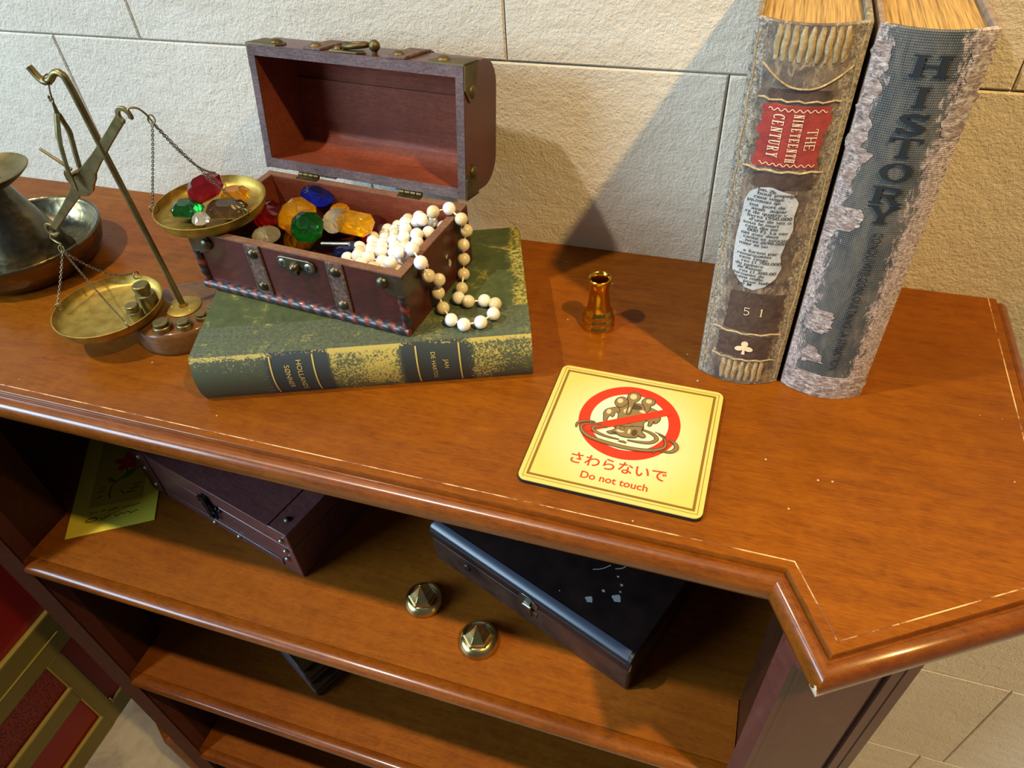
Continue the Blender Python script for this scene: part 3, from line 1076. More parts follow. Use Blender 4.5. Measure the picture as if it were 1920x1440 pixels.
# straps on the box front
SX = (-.0365, .0425)
for x in SX:
    g = G()
    g.box(x - .0075, x + .0075, -D2 - .0016, -D2, .008, HB - .0005)
    for k in (-.0062, .0062):
        g.box(x + k - .0003, x + k + .0003, -D2 - .0019, -D2 - .0014, .010, HB - .002)
    s_ = g.build('leather_strap', LEATHER, body, bevel=.0005)
    for z in (.0475, .0160):
        g = G()
        g.dome((x, -D2 - .0015, z), .0047, .0034, '-y')
        g.build('stud', BRONZE, s_, smooth=60)
# corner brackets with a stud
for s in (1, -1):
    g = G()
    pts = [(W2 + .0012, HB - .0015), (W2 - .018, HB - .0015), (W2 - .0215, HB - .004), (W2 - .0235, HB - .009), (W2 - .0205, HB - .0135), (W2 - .015, HB - .0160), (W2 - .0105, HB - .0185), (W2 + .0012, HB - .0215)]
    g.prism([(s * a, b) for a, b in pts], D2, D2 + .0014, RX)
    xa, xb_ = sorted((s * W2, s * (W2 + .0012)))
    g.box(xa, xb_, -D2 - .001, -D2 + .020, HB - .0190, HB - .0015)
    b_ = g.build('corner_bracket', BRONZE, body, smooth=30)
    g = G()
    g.dome((s * (W2 - .0175), -D2 - .0013, HB - .0085), .0052, .0036, '-y')
    g.build('stud', BRONZE, b_, smooth=60)
# latch plate
g = G()
st = arc2(.0125, 0, .006, .006, -90, 90, 10) + arc2(-.0125, 0, .006, .006, 90, 270, 10)
LX, LZ = .0055, HB - .0098
g.prism([(a + LX, b + LZ) for a, b in st], D2, D2 + .0022, RX)
lp = g.build('latch_plate', BRONZE, body, smooth=35, bevel=.0006)
g = G()
g.dome((LX - .0005, -D2 - .002, LZ - .001), .0042, .0060, '-y')
g.box(LX - .0015, LX + .0045, -D2 - .0078, -D2 - .0035, LZ - .0055, LZ - .0015)
g.build('latch_knob', BRONZE, lp, smooth=60)
for k in (-1, 1):
    g = G()
    g.dome((LX + k * .0125, -D2 - .0021, LZ), .0040, .0012, '-y')
    s_ = g.build('screw', STEEL, lp, smooth=60)
    for a in (20, 110):
        pass
    g = G(Matrix.Translation((LX + k * .0125, -D2 - .0033, LZ)) @ Matrix.Rotation(R(25), 4, 'Y'))
    g.box(-.0024, .0024, -.0002, .0006, -.0005, .0005)
    g.box(-.0005, .0005, -.0002, .0006, -.0024, .0024)
    g.build('screw_slot', BLACKP, lp, smooth=0)
# chips on the right side
g = G()
for (y, z, r) in ((.012, .031, .0016), (.016, .0215, .0024), (.0155, .0245, .0015), (-.018, .041, .0016)):
    g.add([(W2 + .0002, y + r * math.cos(a) * (1 + .3 * math.sin(3 * a)), z + r * 1.2 * math.sin(a)) for a in [2 * PI * i / 9 for i in range(9)]], [tuple(range(9))])
g.build('paint_chips', Mat('bare_chip', '#b0a294', .8), body, smooth=0)

LEAN = R(10)
LW, LD, LDEP = W2 + .0002, .1035, .0598
DV = Vector((0, math.sin(LEAN), math.cos(LEAN)))
DN = Vector((0, math.cos(LEAN), -math.sin(LEAN)))
LO = Vector((0, D2, HB + .0045))
LM = Matrix(((1, 0, 0, 0), (0, DN.y, DV.y, 0), (0, DN.z, DV.z, 0), (0, 0, 0, 1)))
LM.translation = LO          # lid frame: x along, y = depth (n), z = height (v)


def lprof(off):
    rr = .024 - off
    a, b = off, LD - off
    d = LDEP - off
    P = [(0, a), (d - rr, a)]
    P += [(d - rr + rr * math.sin(R(t)), a + rr - rr * math.cos(R(t))) for t in range(10, 91, 10)]
    P += [(d - rr + rr * math.cos(R(t)), b - rr + rr * math.sin(R(t))) for t in range(0, 91, 10)]
    P += [(0, b)]
    return P


YZ = Matrix(((0, 0, 1, 0), (1, 0, 0, 0), (0, 1, 0, 0), (0, 0, 0, 1)))     # (n, v) section along x
lo_, li_ = lprof(0), lprof(.0062)
g = G(LM)
g.prism(lo_ + li_[::-1], -LW + .0066, LW - .0066, YZ)
for s in (-1, 1):
    a, b = sorted((s * LW, s * (LW - .0066)))
    g.prism(lo_, a, b, YZ)
lid = g.build('lid', W_CHEST, TC, smooth=35, bevel=.0006)
g = G(LM)
t = .0012
g.box(-LW, LW, -t, -.00005, LD - .0085, LD)
g.box(-LW, LW, -t, -.00005, 0, .0085)
g.box(-LW, -LW + .0068, -t, -.00005, .0085, LD - .0085)
g.box(LW - .0068, LW, -t, -.00005, .0085, LD - .0085)
g.build('lid_rim', W_RIM, lid, smooth=0)
g = G(LM)
li2 = lprof(.0066)
g.prism(li_[:] + li2[::-1], -LW + .0067, LW - .0067, YZ)
g.box(-LW + .0068, LW - .0068, LDEP - .0090, LDEP - .0064, .033, .069)
for s in (-1, 1):
    a, b = sorted((s * (LW - .0067), s * (LW - .0071)))
    g.prism(li2, a, b, YZ)
g.build('lid_lining', W_CHESTIN, lid, smooth=35)
for x in SX:
    A, B = lprof(-.0022), lprof(.0001)
    g = G(LM)
    g.prism([(max(p[0], .0), p[1]) for p in A] + [(max(p[0], .0), p[1]) for p in B[::-1]], x - .0085, x + .0085, YZ)
    s_ = g.build('leather_strap', LEATHER, lid, smooth=35, bevel=.0005)
    for nn_ in (.0075,):
        g = G(LM)
        g.dome((x - .001, nn_, LD + .0020), .0047, .0030, 'z')
        g.build('stud', DULL, s_, smooth=60)
for s in (1, -1):
    for z0_, z1_, up_ in ((LD - .028, LD + .0012, True), (-.0012, .026, False)):
        g = G(LM)
        a, b = sorted((s * LW, s * (LW + .0012)))
        zz = [z1_, z0_] if up_ else [z0_, z1_]
        tip = z0_ if up_ else z1_
        kk = 1 if up_ else -1
        g.prism([(-.0005, zz[0]), (.022, zz[0]), (.020, tip + kk * .012), (.0165, tip + kk * .004), (.0125, tip), (.0075, tip), (.0035, tip + kk * .005), (-.0005, tip + kk * .010)], a, b, YZ)
        if up_:
            xs_ = sorted((s * (LW + .0012), s * (LW - .031)))
            g.prism([(s * (LW + .0012), -.0005), (s * (LW - .030), -.0005), (s * (LW - .0335), .006), (s * (LW - .031), .013), (s * (LW - .022), .020), (s * (LW - .010), .024), (s * (LW + .0012), .0245)], LD, LD + .0012)
        else:
            xs_ = sorted((s * (LW + .0012), s * (LW - .02)))
            g.box(xs_[0], xs_[1], .001, .020, -.0012, 0)
        b_ = g.build('corner_bracket', DULL, lid, smooth=30)
        g = G(LM)
        g.dome((s * (LW + .0010), .0125, .0195 if not up_ else LD - .0205), .0052, .0022, 'x' if s > 0 else '-x')
        g.build('stud', DULL, b_, smooth=60)
        if up_:
            g = G(LM)
            g.dome((s * (LW - .0225), .0105, LD + .0012), .0056, .0030, 'z')
            g.build('stud', DULL, b_, smooth=60)
# hasp on the lid top
g = G(LM)
g.prism([(-.020, .001), (.006, .001), (.012, .006), (.006, .012), (-.006, .010), (-.010, .014), (-.020, .013), (-.022, .007)], LD, LD + .0016)
hp = g.build('hasp_plate', DULL, lid, smooth=30, bevel=.0004)
g = G(LM)
g.tube([(-.001 + .0105 * math.cos(t), .012 + .0065 * math.sin(t), LD + .0048 + .001 * math.cos(t)) for t in [2 * PI * k / 24 for k in range(24)]], .0022, 10, True)
g.build('hasp_ring', DULL, hp, smooth=60)
g = G(LM)
g.sphere((.0160, .0130, LD + .0055), .0046)
g.tube([(.0160, .0130, LD), (.0160, .0130, LD + .0030)], .0022, 10)
for x, y in ((-.016, .008), (-.008, .017)):
    g.dome((x, y, LD + .0014), .0036, .0028)
g.build('hasp_knob', DULL, hp, smooth=60)
for x in (-.0570, .0490):
    g = G()
    for k in range(4):
        g.tube([(x - .011 + k * .0057, D2 - .0005, HB + .0020), (x - .0063 + k * .0057, D2 - .0005, HB + .0020)], .0017, 10)
    g.box(x - .011, x + .011, D2 - .0062, D2 - .0005, HB, HB + .0008)
    g.box(x - .011, x + .011, D2 + .0002, D2 + .0010, HB + .002, HB + .011, Matrix.Rotation(0, 4, 'X'))
    g.build('hinge', DULL, TC, smooth=60)

# ------------------------------------------------------------------ pearl necklace
PN = thing('pearl_necklace', 'long white pearl necklace heaped in the chest and hanging over its right side', 'necklace', CC, CTH)
pr_ = .0054
drape = [(.0790, -.0330, .0485), (.0850, -.0270, .0555), (.0965, -.0268, .0612), (.1090, -.0370, .0577), (.1090, -.0295, .0408), (.1115, -.0195, .0310), (.1090, -.0193, .0176), (.1137, -.0228, .0060), (.1270, -.0345, .0060),
         (.1392, -.0365, .0060), (.1504, -.0294, .0060), (.1555, -.0163, .0060), (.1514, -.0037, .0060), (.1413, -.0027, .0060), (.1294, -.0080, .0060), (.1196, -.0063, .0060),
         (.1160, .0065, .0060), (.1090, .0247, .0068), (.1090, .0282, .0199), (.1090, .0302, .0324), (.1100, .0362, .0430), (.1085, .0325, .0555), (.0963, .0359, .0612), (.0850, .0290, .0600), (.0760, .0255, .0530)]
pile = []
rnd = random.Random(3)


def pile_h(x, y):
    h = .0275 + .016 * min(1, (x - .022) / .035)
    h += .004 * math.sin(x * 90 + y * 50) - .006 * max(0, (abs(y - .004) - .032) / .012)
    return h


for layer, dz in ((0, 0), (1, -.0095)):
    k = 0
    y = -.0415 + .0045 * layer
    while y < .0425:
        x = .0275 + (.0056 if k % 2 else 0) + .004 * layer + max(0, (abs(y - .005) - .03)) * .5
        while x < .0895:
            z = pile_h(x, y) + dz + rnd.uniform(-.0015, .0015)
            pile.append((x + rnd.uniform(-.0009, .0009), y + rnd.uniform(-.0009, .0009), z))
            x += .0114
        y += .0101
        k += 1
pile = [p for p in pile if min((Vector(p) - Vector(q)).length for q in drape) > .0095][:74]
g0 = G()
g0.sphere((0, 0, 0), pr_, 24, 16)
first = g0.build('pearl', PEARL, PN, smooth=180)
first.location = drape[0]
cream = set((4, 5, 6, 7, 16, 17, 18, 19, 20, 21, 12))
me2 = first.data.copy()
me2.materials.clear()
me2.materials.append(PEARL_C.m)
for i, p in enumerate(drape[1:] + pile):
    o = first.copy()
    if (i + 1) in cream or i % 9 == 4:
        o.data = me2
    o.location = p
    o.parent = PN
    COL.objects.link(o)
g = G()
g.tube(drape, .00075, 6)
for a in range(0, len(pile) - 1, 1):
    A, B = Vector(pile[a]), Vector(pile[a + 1])
    if (A - B).length < .016:
        g.tube([A, B], .0007, 5)
g.build('thread', STRING, PN, smooth=60)

# ------------------------------------------------------------------ brass tube
g = G()
g.lathe([(0, 0), (.0142, 0), (.0145, .0012), (.0142, .0036), (.0130, .0050), (.0128, .0060), (.0137, .0075), (.0138, .0095), (.0126, .0112), (.0120, .0122), (.0124, .0135), (.0124, .0155), (.0112, .0172), (.0104, .0195), (.0096, .0245),
         (.0086, .0335), (.0081, .0400), (.0083, .0425), (.0092, .0452), (.0097, .0480), (.0096, .0500), (.0088, .0506), (.0078, .0500), (.0070, .0470), (.0066, .0300), (.0066, .0200), (0, .0200)], 56)
o = g.build('brass_nozzle', BRASS_GOLD, None, smooth=50)
o.location = (-.0985, -.1185, H)
tag(o, 'small shiny brass candle nozzle standing alone between the chest and the tall books', 'candle holder')

# ------------------------------------------------------------------ do-not-touch sign
SG = thing('notice_plate', 'square yellow do not touch notice plate lying on the bookcase top', 'sign', (-.0500, -.2440, H), R(-1.0))
YEL = Mat('sign_yellow', '#d0bd70', .32)
_gx = YEL.math('MULTIPLY', YEL.sep('X'), 15.0)
_gy = YEL.math('MULTIPLY', YEL.sep('Y'), 15.0)
_rr = YEL.math('SQRT', YEL.math('ADD', YEL.math('MULTIPLY', _gx, _gx), YEL.math('MULTIPLY', _gy, _gy)))
YEL.col(YEL.ramp(_rr, [(.1, '#d8cea6'), (.55, '#d1c48c'), (1.0, '#c9b65c')]))
YEL.set('Coat Weight', .5)
BRN = Mat('sign_brown', '#7a5c14', .4)
REDS = Mat('sign_red', '#d02c06', .4)
REDT = Mat('sign_text_red', '#b23812', .4)
INK = Mat('sign_ink', '#2b2213', .5)
MUD = Mat('sign_mud', '#7c673f', .4)
MUDL = Mat('sign_mud_light', '#c8b284', .4)
MUDD = Mat('sign_mud_dark', '#4a3a20', .4)
PALE = Mat('sign_pale', '#dcd2b0', .4)


def rrect(w, h, r, n=6):
    P = []
    for cx_, cy_, a in ((w - r, h - r, 0), (-w + r, h - r, 90), (-w + r, -h + r, 180), (w - r, -h + r, 270)):
        P += arc2(cx_, cy_, r, r, a, a + 90, n)
    return P


SW, SH = .0645, .0622
g = G()
g.prism(rrect(SW + .0003, SH + .0003, .006), 0, .0030)
g.build('backing', BLACKP, SG, smooth=30)
g = G()
g.prism(rrect(SW, SH, .006), .0030, .0040)
g.build('face', YEL, SG, smooth=30, bevel=.0002)
ZP = .0041


def P3(z):
    return lambda x, y: (x, y, z)


def frame(g, w, h, t_, z):
    g.box(-w, w, h - t_, h, z - .00002, z)
    g.box(-w, w, -h, -h + t_, z - .00002, z)
    g.box(-w, -w + t_, -h + t_, h - t_, z - .00002, z)
    g.box(w - t_, w, -h + t_, h - t_, z - .00002, z)


g = G()
frame(g, SW - .0032, SH - .0032, .0004, ZP)
frame(g, SW - .0054, SH - .0054, .0019, ZP)
g.build('border', BRN, SG, smooth=0)
RC = (.0003, .0125)
R1, R0 = .0380, .0292
g = G()
n = 64
for i in range(n):
    a, b = 2 * PI * i / n, 2 * PI * (i + 1) / n
    g.poly([(RC[0] + r * math.cos(t), RC[1] + r * math.sin(t), ZP) for r, t in ((R0, a), (R1, a), (R1, b), (R0, b))])
g.build('prohibition_ring', REDS, SG, smooth=0)
g = G()
g.poly([(RC[0] + (R0 + .0002) * math.cos(2 * PI * i / 48), RC[1] + (R0 + .0002) * math.sin(2 * PI * i / 48), ZP - .00002) for i in range(48)])
g.build('ring_ground', PALE, SG, smooth=0)
gi, gm, gl, gd = G(), G(), G(), G()
mm = .001
zz = [ZP + .00003]


def blob(pts, hl=None, o=.0006, sd=None):
    """outlined drawing shape, points in mm"""
    P = cr([(x * mm, y * mm) for x, y in pts], 5)
    c = sum((Vector(p) for p in P), Vector((0, 0))) / len(P)
    N = len(P)
    out = []
    for i, p in enumerate(P):
        t = (P[(i + 1) % N] - P[i - 1])
        nrm = Vector((t.y, -t.x)).normalized()
        if nrm.dot(p - c) < 0 and False:
            nrm = -nrm
        out.append(p + nrm * o)
    area = sum(P[i].x * P[(i + 1) % N].y - P[(i + 1) % N].x * P[i].y for i in range(N))
    if area < 0:
        out = [p - (q - p) for p, q in zip(P, out)]
    z = zz[0]
    gi.poly([(p.x, p.y, z) for p in out])
    gm.poly([(p.x, p.y, z + .00001) for p in P])
    for h_ in (hl or []):
        x, y, a, b = h_
        gl.poly([((x + a * math.cos(2 * PI * k / 16)) * mm, (y + b * math.sin(2 * PI * k / 16)) * mm, z + .00002) for k in range(16)])
    for h_ in (sd or []):
        x, y, a, b = h_
        gd.poly([((x + a * math.cos(2 * PI * k / 16)) * mm, (y + b * math.sin(2 * PI * k / 16)) * mm, z + .000015) for k in range(16)])
    zz[0] += .00004


# the dripping mud hand: palm, fingers, drips
blob([(-9, 8), (-8.5, 16), (-10.5, 22), (-8, 28), (-2, 32), (6, 33), (13, 31), (20, 28), (21, 23), (15, 19), (11, 14), (10.5, 6), (-8, 4)], [(-4, 23, 2.2, 2.4), (10, 25.5, 4.5, 1.8)], sd=[(1.5, 29, 5.5, 3), (9, 20, 5, 2.2), (0, 14, 3, 4)])
blob([(-11, 25), (-14, 24), (-18.5, 21), (-20, 17), (-19.2, 13), (-18, 8.2), (-16.3, 8), (-16.2, 12), (-14.6, 15.5), (-13, 14), (-12, 16), (-12, 19), (-9, 21)], [(-16.6, 19, 1.8, 2.6)])
blob([(-8, 26.5), (-11.5, 26), (-14.2, 29.5), (-13.6, 34), (-10.3, 37), (-6.6, 35.6), (-4.8, 31.5)], [(-10.8, 32.6, 2.2, 2.6)])
blob([(9, 30), (7, 33), (5.5, 36), (7.5, 40.2), (11, 41.2), (14.6, 39.4), (15, 35.5), (12.6, 32.6), (12.4, 28), (11.3, 25.6), (9.8, 27)], [(10.5, 37.5, 2.3, 2.2)])
blob([(-4.4, 33.5), (-6, 37.5), (-5.3, 42), (-1.8, 44.4), (2, 43), (3.4, 39.5), (2, 35.5), (.2, 33.2), (-.6, 27), (-1, 21), (-2.6, 20), (-3.6, 22), (-3.2, 28)], [(-1.8, 39.5, 2.6, 3), (-2.2, 25, .6, 3)])
blob([(14, 24), (19, 25), (22, 22), (21, 17.5), (19, 15.5), (18, 18), (16.6, 12.6), (14.8, 12), (14.6, 16), (12, 18)], [(17.5, 22, 2, 1.2)])
gi2, gm2, gl2 = gi, gm, gl
for gg, nm, mt in ((gi, 'hand_outline', INK), (gm, 'hand_drawing', MUD), (gd, 'hand_shading', MUDD), (gl, 'hand_highlight', MUDL)):
    gg.build(nm, mt, SG, smooth=0)
ZB = ZP + .0005
g = G()
ca, sa = math.cos(R(30.5)), math.sin(R(30.5))
bx = [(-33.0, -3.3), (33.0, -3.3), (33.0, 3.5), (-33.0, 3.5)]
g.poly([(RC[0] + .0018 * -sa + (a * ca - b * sa) * mm, RC[1] + .0018 * ca + (a * sa + b * ca) * mm - .0005, ZB) for a, b in bx])
g.build('prohibition_bar', REDS, SG, smooth=0)
gi, gm, gl, gd = G(), G(), G(), G()
zz = [ZB + .00004]


def curl(pts, w, o=1.0):
    P = cr(pts, 6, False)
    N = len(P)
    ws = [w * max(.25, math.sin(PI * (i + .6) / N)) for i in range(N)]
    for q in stroke2(P, [x + o for x in ws]):
        gi.poly([(p.x * mm, p.y * mm, zz[0]) for p in q])
    for q in stroke2(P, ws):
        gm.poly([(p.x * mm, p.y * mm, zz[0] + .00001) for p in q])
    zz[0] += .00004


curl([(-36.4, -4), (-36.6, 0), (-34, 3), (-29, 4.6), (-24, 5)], 1.6)
curl([(-19, 4.2), (-27, 2.5), (-32.5, -.5), (-32, -5), (-27, -9.5), (-17.8, -12.2), (-1, -14), (12, -13.6), (22, -11.5), (29.5, -7), (30.2, -2), (28, 2.5), (24, 5.6)], 2.6)
curl([(-14, 1.8), (-20, 1.5), (-24.2, -.8), (-22, -4.4), (-13, -7), (-3, -7.6)], 1.9)
curl([(3, -6.6), (10, -6.4), (19, -4.8), (23.2, -.5), (21, 3.3), (16, 5.6), (11, 6.6)], 2.2)
curl([(31.8, 1.5), (36.5, -.5), (38.4, -5), (35, -9.6), (28, -10.6)], 2.4)
curl([(21, 6.6), (25, 5.6), (29.6, 3.6)], .3, .5)
curl([(-3, -9.5), (0, -9), (3, -9.8)], 1.0)
curl([(22, -12.8), (24.5, -12.8)], 1.0)
for q in (((-3, 3.5), 1.5, 2.8), ((3.6, 6.2), 1.2, 2.2)):
    (x, y), a, b = q
    blob([(x + a * math.cos(t), y + b * math.sin(t)) for t in [2 * PI * k / 8 for k in range(8)]], None, .0004)
blob([(-13, -2.6), (-10, -.6), (-7.8, 2), (-7, 5), (-2, 5.2), (4, 7), (10.6, 8.6), (11.2, 4), (14, 1.4), (14.6, -.6), (12.4, -1.4), (9.6, -.2), (8, -2.6), (2, -4), (-3, -3.8), (-6, -2.6), (-10, -3.6)], [(-4, .5, 3, 1.2), (2.5, 1.8, .9, 2.6)], sd=[(6.5, 1.5, 2.2, 3.4), (-8, -2.0, 2.4, .9)])
blob([(-4.2, 2.2), (-4.4, 4.2), (-2.9, 5.4), (-1.6, 4), (-1.9, 2), (-3, 1.4)], None, .0004)
for gg, nm, mt in ((gi, 'swirl_outline', INK), (gm, 'swirl_drawing', MUD), (gd, 'base_shading', MUDD), (gl, 'swirl_highlight', MUDL)):
    gg.build(nm, mt, SG, smooth=0)
g = G()
geo = text_geo('さわらないで', .0122, bold=.00016)
x0 = min(v[0] for v in geo[0]); x1 = max(v[0] for v in geo[0])
k = .0690 / (x1 - x0)
add_text(g, geo, lambda a, b: (.0018 + (a - (x0 + x1) / 2) * k, -.0335 + b * k, ZP + .00003))
geo = text_geo('Do not touch', .0072, bold=.00010)
x0b = min(v[0] for v in geo[0]); x1b = max(v[0] for v in geo[0])
kb = .0475 / (x1b - x0b)
add_text(g, geo, lambda a, b: (.0020 + (a - (x0b + x1b) / 2) * kb, -.0467 + b * kb, ZP + .00003))
g.build('lettering', REDT, SG, smooth=0)


# ------------------------------------------------------------------ the two standing books
def standing_book(name, label, x, y, w, d, h, bulge, mat_sp, mat_bd):
    b = thing(name, label, 'book', (x, y, H))
    n = 24

    def so(t_, off=0):
        return (w * (t_ - .5), -bulge * (1 - (2 * t_ - 1) ** 2) - off)
    outer = [so(i / n) for i in range(n + 1)]
    inner = [((w - .006) * (i / n - .5), -bulge * (1 - (2 * i / n - 1) ** 2) + .0030) for i in range(n + 1)]
    g = G()
    g.prism(outer + inner[::-1], 0, h)
    sp = g.build('spine', mat_sp, b, smooth=35, bevel=.0006)
    for s in (-1, 1):
        g = G()
        a, c = sorted((s * w / 2, s * (w / 2 - .0036)))
        g.box(a, c, .0006, d, 0, h)
        g.build('cover_board', mat_bd, b, bevel=.0008)
    g = G()
    pg = [((w - .0075) * (i / n - .5), -bulge * .9 * (1 - (2 * i / n - 1) ** 2) + .0032) for i in range(n + 1)]
    pg += [((w - .0075) / 2, d - .006), (-(w - .0075) / 2, d - .006)]
    g.prism(pg, .003, h - .0042)
    g.build('page_block', PAGES, b, smooth=35)

    def fn(px, pz, off=.0003):
        t_ = px / w + .5
        q = so(t_)
        return (q[0], q[1] - off, pz)
    return b, sp, fn


def worn(name, stops, tan, dark, scale=40, thr=.56, edge=0):
    scale *= 4.2
    thr -= .035
    k = Mat(name, '#706050', .68)
    n1 = k.noise(scale, 8, .72, .6, k.co((1, 1, .55)))
    n2 = k.noise(scale * 6, 5, .75, .3)
    n3 = k.noise(scale * .45, 5, .6, .8)
    base = k.ramp(n3, stops)
    c = k.mix(k.ramp(n1, [(thr, 0.0), (thr + .10, .85)]), base, tan)
    c = k.mix(k.ramp(n2, [(.28, .9), (.44, 0.0)]), c, dark)
    if edge:
        ex = k.math('ABSOLUTE', k.sep('X'))
        e1 = k.noise(230, 7, .75, .8, k.co((1, 1, .4)))
        mk = k.ramp(k.math('ADD', k.math('MULTIPLY', ex, 20.0), k.math('MULTIPLY', e1, .9)), [(edge, 0.0), (edge + .09, .85)])
        e2 = k.noise(620, 6, .78, .4)
        c = k.mix(mk, c, k.ramp(e2, [(.36, '#3c3634'), (.47, '#7d766c'), (.56, '#b3a790'), (.68, '#d8d0c2')]))
    k.col(c)
    k.bump(k.math('ADD', n1, k.math('MULTIPLY', n2, .4)), .55, .0018)
    return k


SP1 = worn('worn_calf_spine', [(.3, '#453c38'), (.5, '#65584c'), (.68, '#857460')], '#b09a78', '#241e1c', 38, .57, .86)
# frayed pale edges near the joints of the spine
BD1 = worn('worn_calf_board', [(.3, '#5c564e'), (.6, '#80735c')], '#a99a78', '#3a332c', 50)
b1, sp1, f1 = standing_book('antique_book', 'tall worn brown leather book with a red title label on its spine', .0229, -.1545, .0615, .1500, .2667, .0105, SP1, BD1)
DARKL = worn('dark_leather_panel', [(.3, '#3a2c26'), (.6, '#57443a')], '#7a6450', '#241a17', 60, .64)
TANR = worn('tan_ridge', [(.3, '#8a744f'), (.6, '#b39c72')], '#cdb88e', '#5a4830', 90)
REDL = worn('red_title_label', [(.3, '#8c2c28'), (.6, '#a53a30')], '#b55a48', '#7a2624', 60, .66)
CREAM = Mat('cream_lettering', '#e6d3ae', .6)
PAPER = worn('old_print_paper', [(.3, '#a9adb0'), (.6, '#c4c6c4')], '#9c8a68', '#8c8274', 30, .66)
INKB = Mat('printing_ink', '#2e2a28', .7)


def patch(g, pts, fn, off, n=8):
    """curved-ground patch: polygon in (x, z), filled with strips"""
    P = pts
    xs = [p[0] for p in P]
    zs = [p[1] for p in P]
    z0_, z1_ = min(zs), max(zs)
    NZ = 60

    def cut(z):
        X = []
        for i in range(len(P)):
            a, b = P[i], P[(i + 1) % len(P)]
            if (a[1] - z) * (b[1] - z) <= 0 and a[1] != b[1]:
                X.append(a[0] + (b[0] - a[0]) * (z - a[1]) / (b[1] - a[1]))
        return (min(X), max(X)) if len(X) >= 2 else None
    rows_ = []
    for j in range(NZ + 1):
        z = z0_ + (z1_ - z0_) * (.002 + .996 * j / NZ)
        c = cut(z)
        if c:
            rows_.append([fn(c[0] + (c[1] - c[0]) * i / n, z, off) for i in range(n + 1)])
    vs = [p for r in rows_ for p in r]
    w_ = n + 1
    g.add(vs, [(j * w_ + i, j * w_ + i + 1, (j + 1) * w_ + i + 1, (j + 1) * w_ + i) for j in range(len(rows_) - 1) for i in range(n)])


def ragged(x0, x1, z0, z1, amp, seed, n=14):
    r_ = random.Random(seed)
    P = []
    for i in range(n):
        P.append((x0 + (x1 - x0) * i / n, z1 + r_.uniform(-amp, amp)))
    for i in range(n):
        P.append((x1 + r_.uniform(-amp, amp), z1 + (z0 - z1) * i / n))
    for i in range(n):
        P.append((x1 + (x0 - x1) * i / n, z0 + r_.uniform(-amp, amp)))
    for i in range(n):
        P.append((x0 + r_.uniform(-amp, amp), z0 + (z1 - z0) * i / n))
    return P


rq = random.Random(5)


def rough(P, amp):
    out = []
    for i in range(len(P)):
        a, b = P[i], P[(i + 1) % len(P)]
        out += [a, ((a[0] + b[0]) / 2 + rq.uniform(-amp, amp), (a[1] + b[1]) / 2 + rq.uniform(-amp, amp))]
    return out


# vertical ribs at head and tail
g = G()
for (za, zb, xs) in ((.2205 + .026, .2655, (-.0165, -.0125, -.0080, -.0035, .001, .0055, .0100, .0145, .0185)), (.0035, .0235, (-.012, -.0075, -.003, .002, .0065, .0115, .0155))):
    g = G()
    for i, x in enumerate(xs):
        pts_ = [f1(x + .00025 * math.sin(k * 1.3 + i), za + (zb - za) * k / 8, -.0011) for k in range(9)]
        g.tube(pts_, [.0013 + .0010 * math.sin(PI * (k + .7) / 9.4) for k in range(9)], 10)
    g.build('spine_ribs', TANR, sp1, smooth=60)
g = G()
g.tube(cr([f1(-.023, .2440, .0), f1(-.014, .2370, .0004), f1(-.004, .2325, .0006), f1(.008, .2325, .0006), f1(.018, .2375, .0004), f1(.026, .244, 0)], 5, False), .0006, 8)
for z in (.1805, .0505):
    g.tube([f1(-.024 + .048 * i / 14, z + .0006 * math.sin(i * 1.7), 0) for i in range(15)], .0008, 8)
g.tube([f1(-.022 + .046 * i / 14, .2245 + .0006 * math.sin(i * 2.1), 0) for i in range(15)], .0007, 8)
g.tube([f1(-.022 + .046 * i / 14, .0250 + .0006 * math.sin(i * 2.1), 0) for i in range(15)], .0007, 8)
g.tube([f1(-.0275 + .0006 * math.sin(i * 1.9), .005 + .255 * i / 30, 0) for i in range(31)], .0005, 6)
g.tube([f1(.0275 + .0006 * math.sin(i * 1.5), .005 + .255 * i / 30, 0) for i in range(31)], .0006, 6)
g.build('raised_bands', TANR, sp1, smooth=60)
for a in ((-.0165, .0215, .0530, .0870, .0012, 5), (-.0190, .0190, .0275, .0480, .0012, 6), (-.0165, .0200, .1690, .1785, .0010, 8), (-.0165, .0185, .2225, .2310, .0010, 9)):
    g = G()
    patch(g, ragged(*a), f1, .0002)
    g.build('dark_spine_panel', DARKL, sp1, smooth=60)
g = G()
patch(g, ragged(-.0185, .0200, .1835, .2215, .0016, 11), f1, .0004)
g.build('title_label', REDL, sp1, smooth=60)
g = G()
for word, x, size, zc_, wd in (('THE', .0125, .0060, .2020, .70), ('NINETEENTH', .0030, .0058, .2025, .45), ('CENTURY', -.0082, .0066, .2035, .50)):
    q = serif_word(word, wd, .11, .10)
    add_flat(g, [[(p[0] * size, p[1] * size) for p in qq] for qq in q], lambda a, b, x=x, zc_=zc_: f1(x + b, zc_ - a, .0008))
for z, s in ((.2195, 0), (.1855, 1)):
    P_ = [(-.0150 + .033 * i / 40, z + .0009 * math.sin(i * 1.25 + s)) for i in range(41)]
    add_flat(g, stroke2(P_, .0005), lambda a, b: f1(a, b, .0008))
g.build('title_lettering', CREAM, sp1, smooth=0)
g = G()
q = serif_word('5', .75, .12, .3)
add_flat(g, [[(p[0] * .0068 - .0040, p[1] * .0068) for p in qq] for qq in q], lambda a, b: f1(a + .001, .0715 + b, .0006))
q = serif_word('1', .75, .12, .3)
add_flat(g, [[(p[0] * .0068 + .0062, p[1] * .0068) for p in qq] for qq in q], lambda a, b: f1(a + .001, .0715 + b, .0006))
g.build('volume_number', CREAM, sp1, smooth=0)
g = G()
cx0, cz0 = .0005, .0370
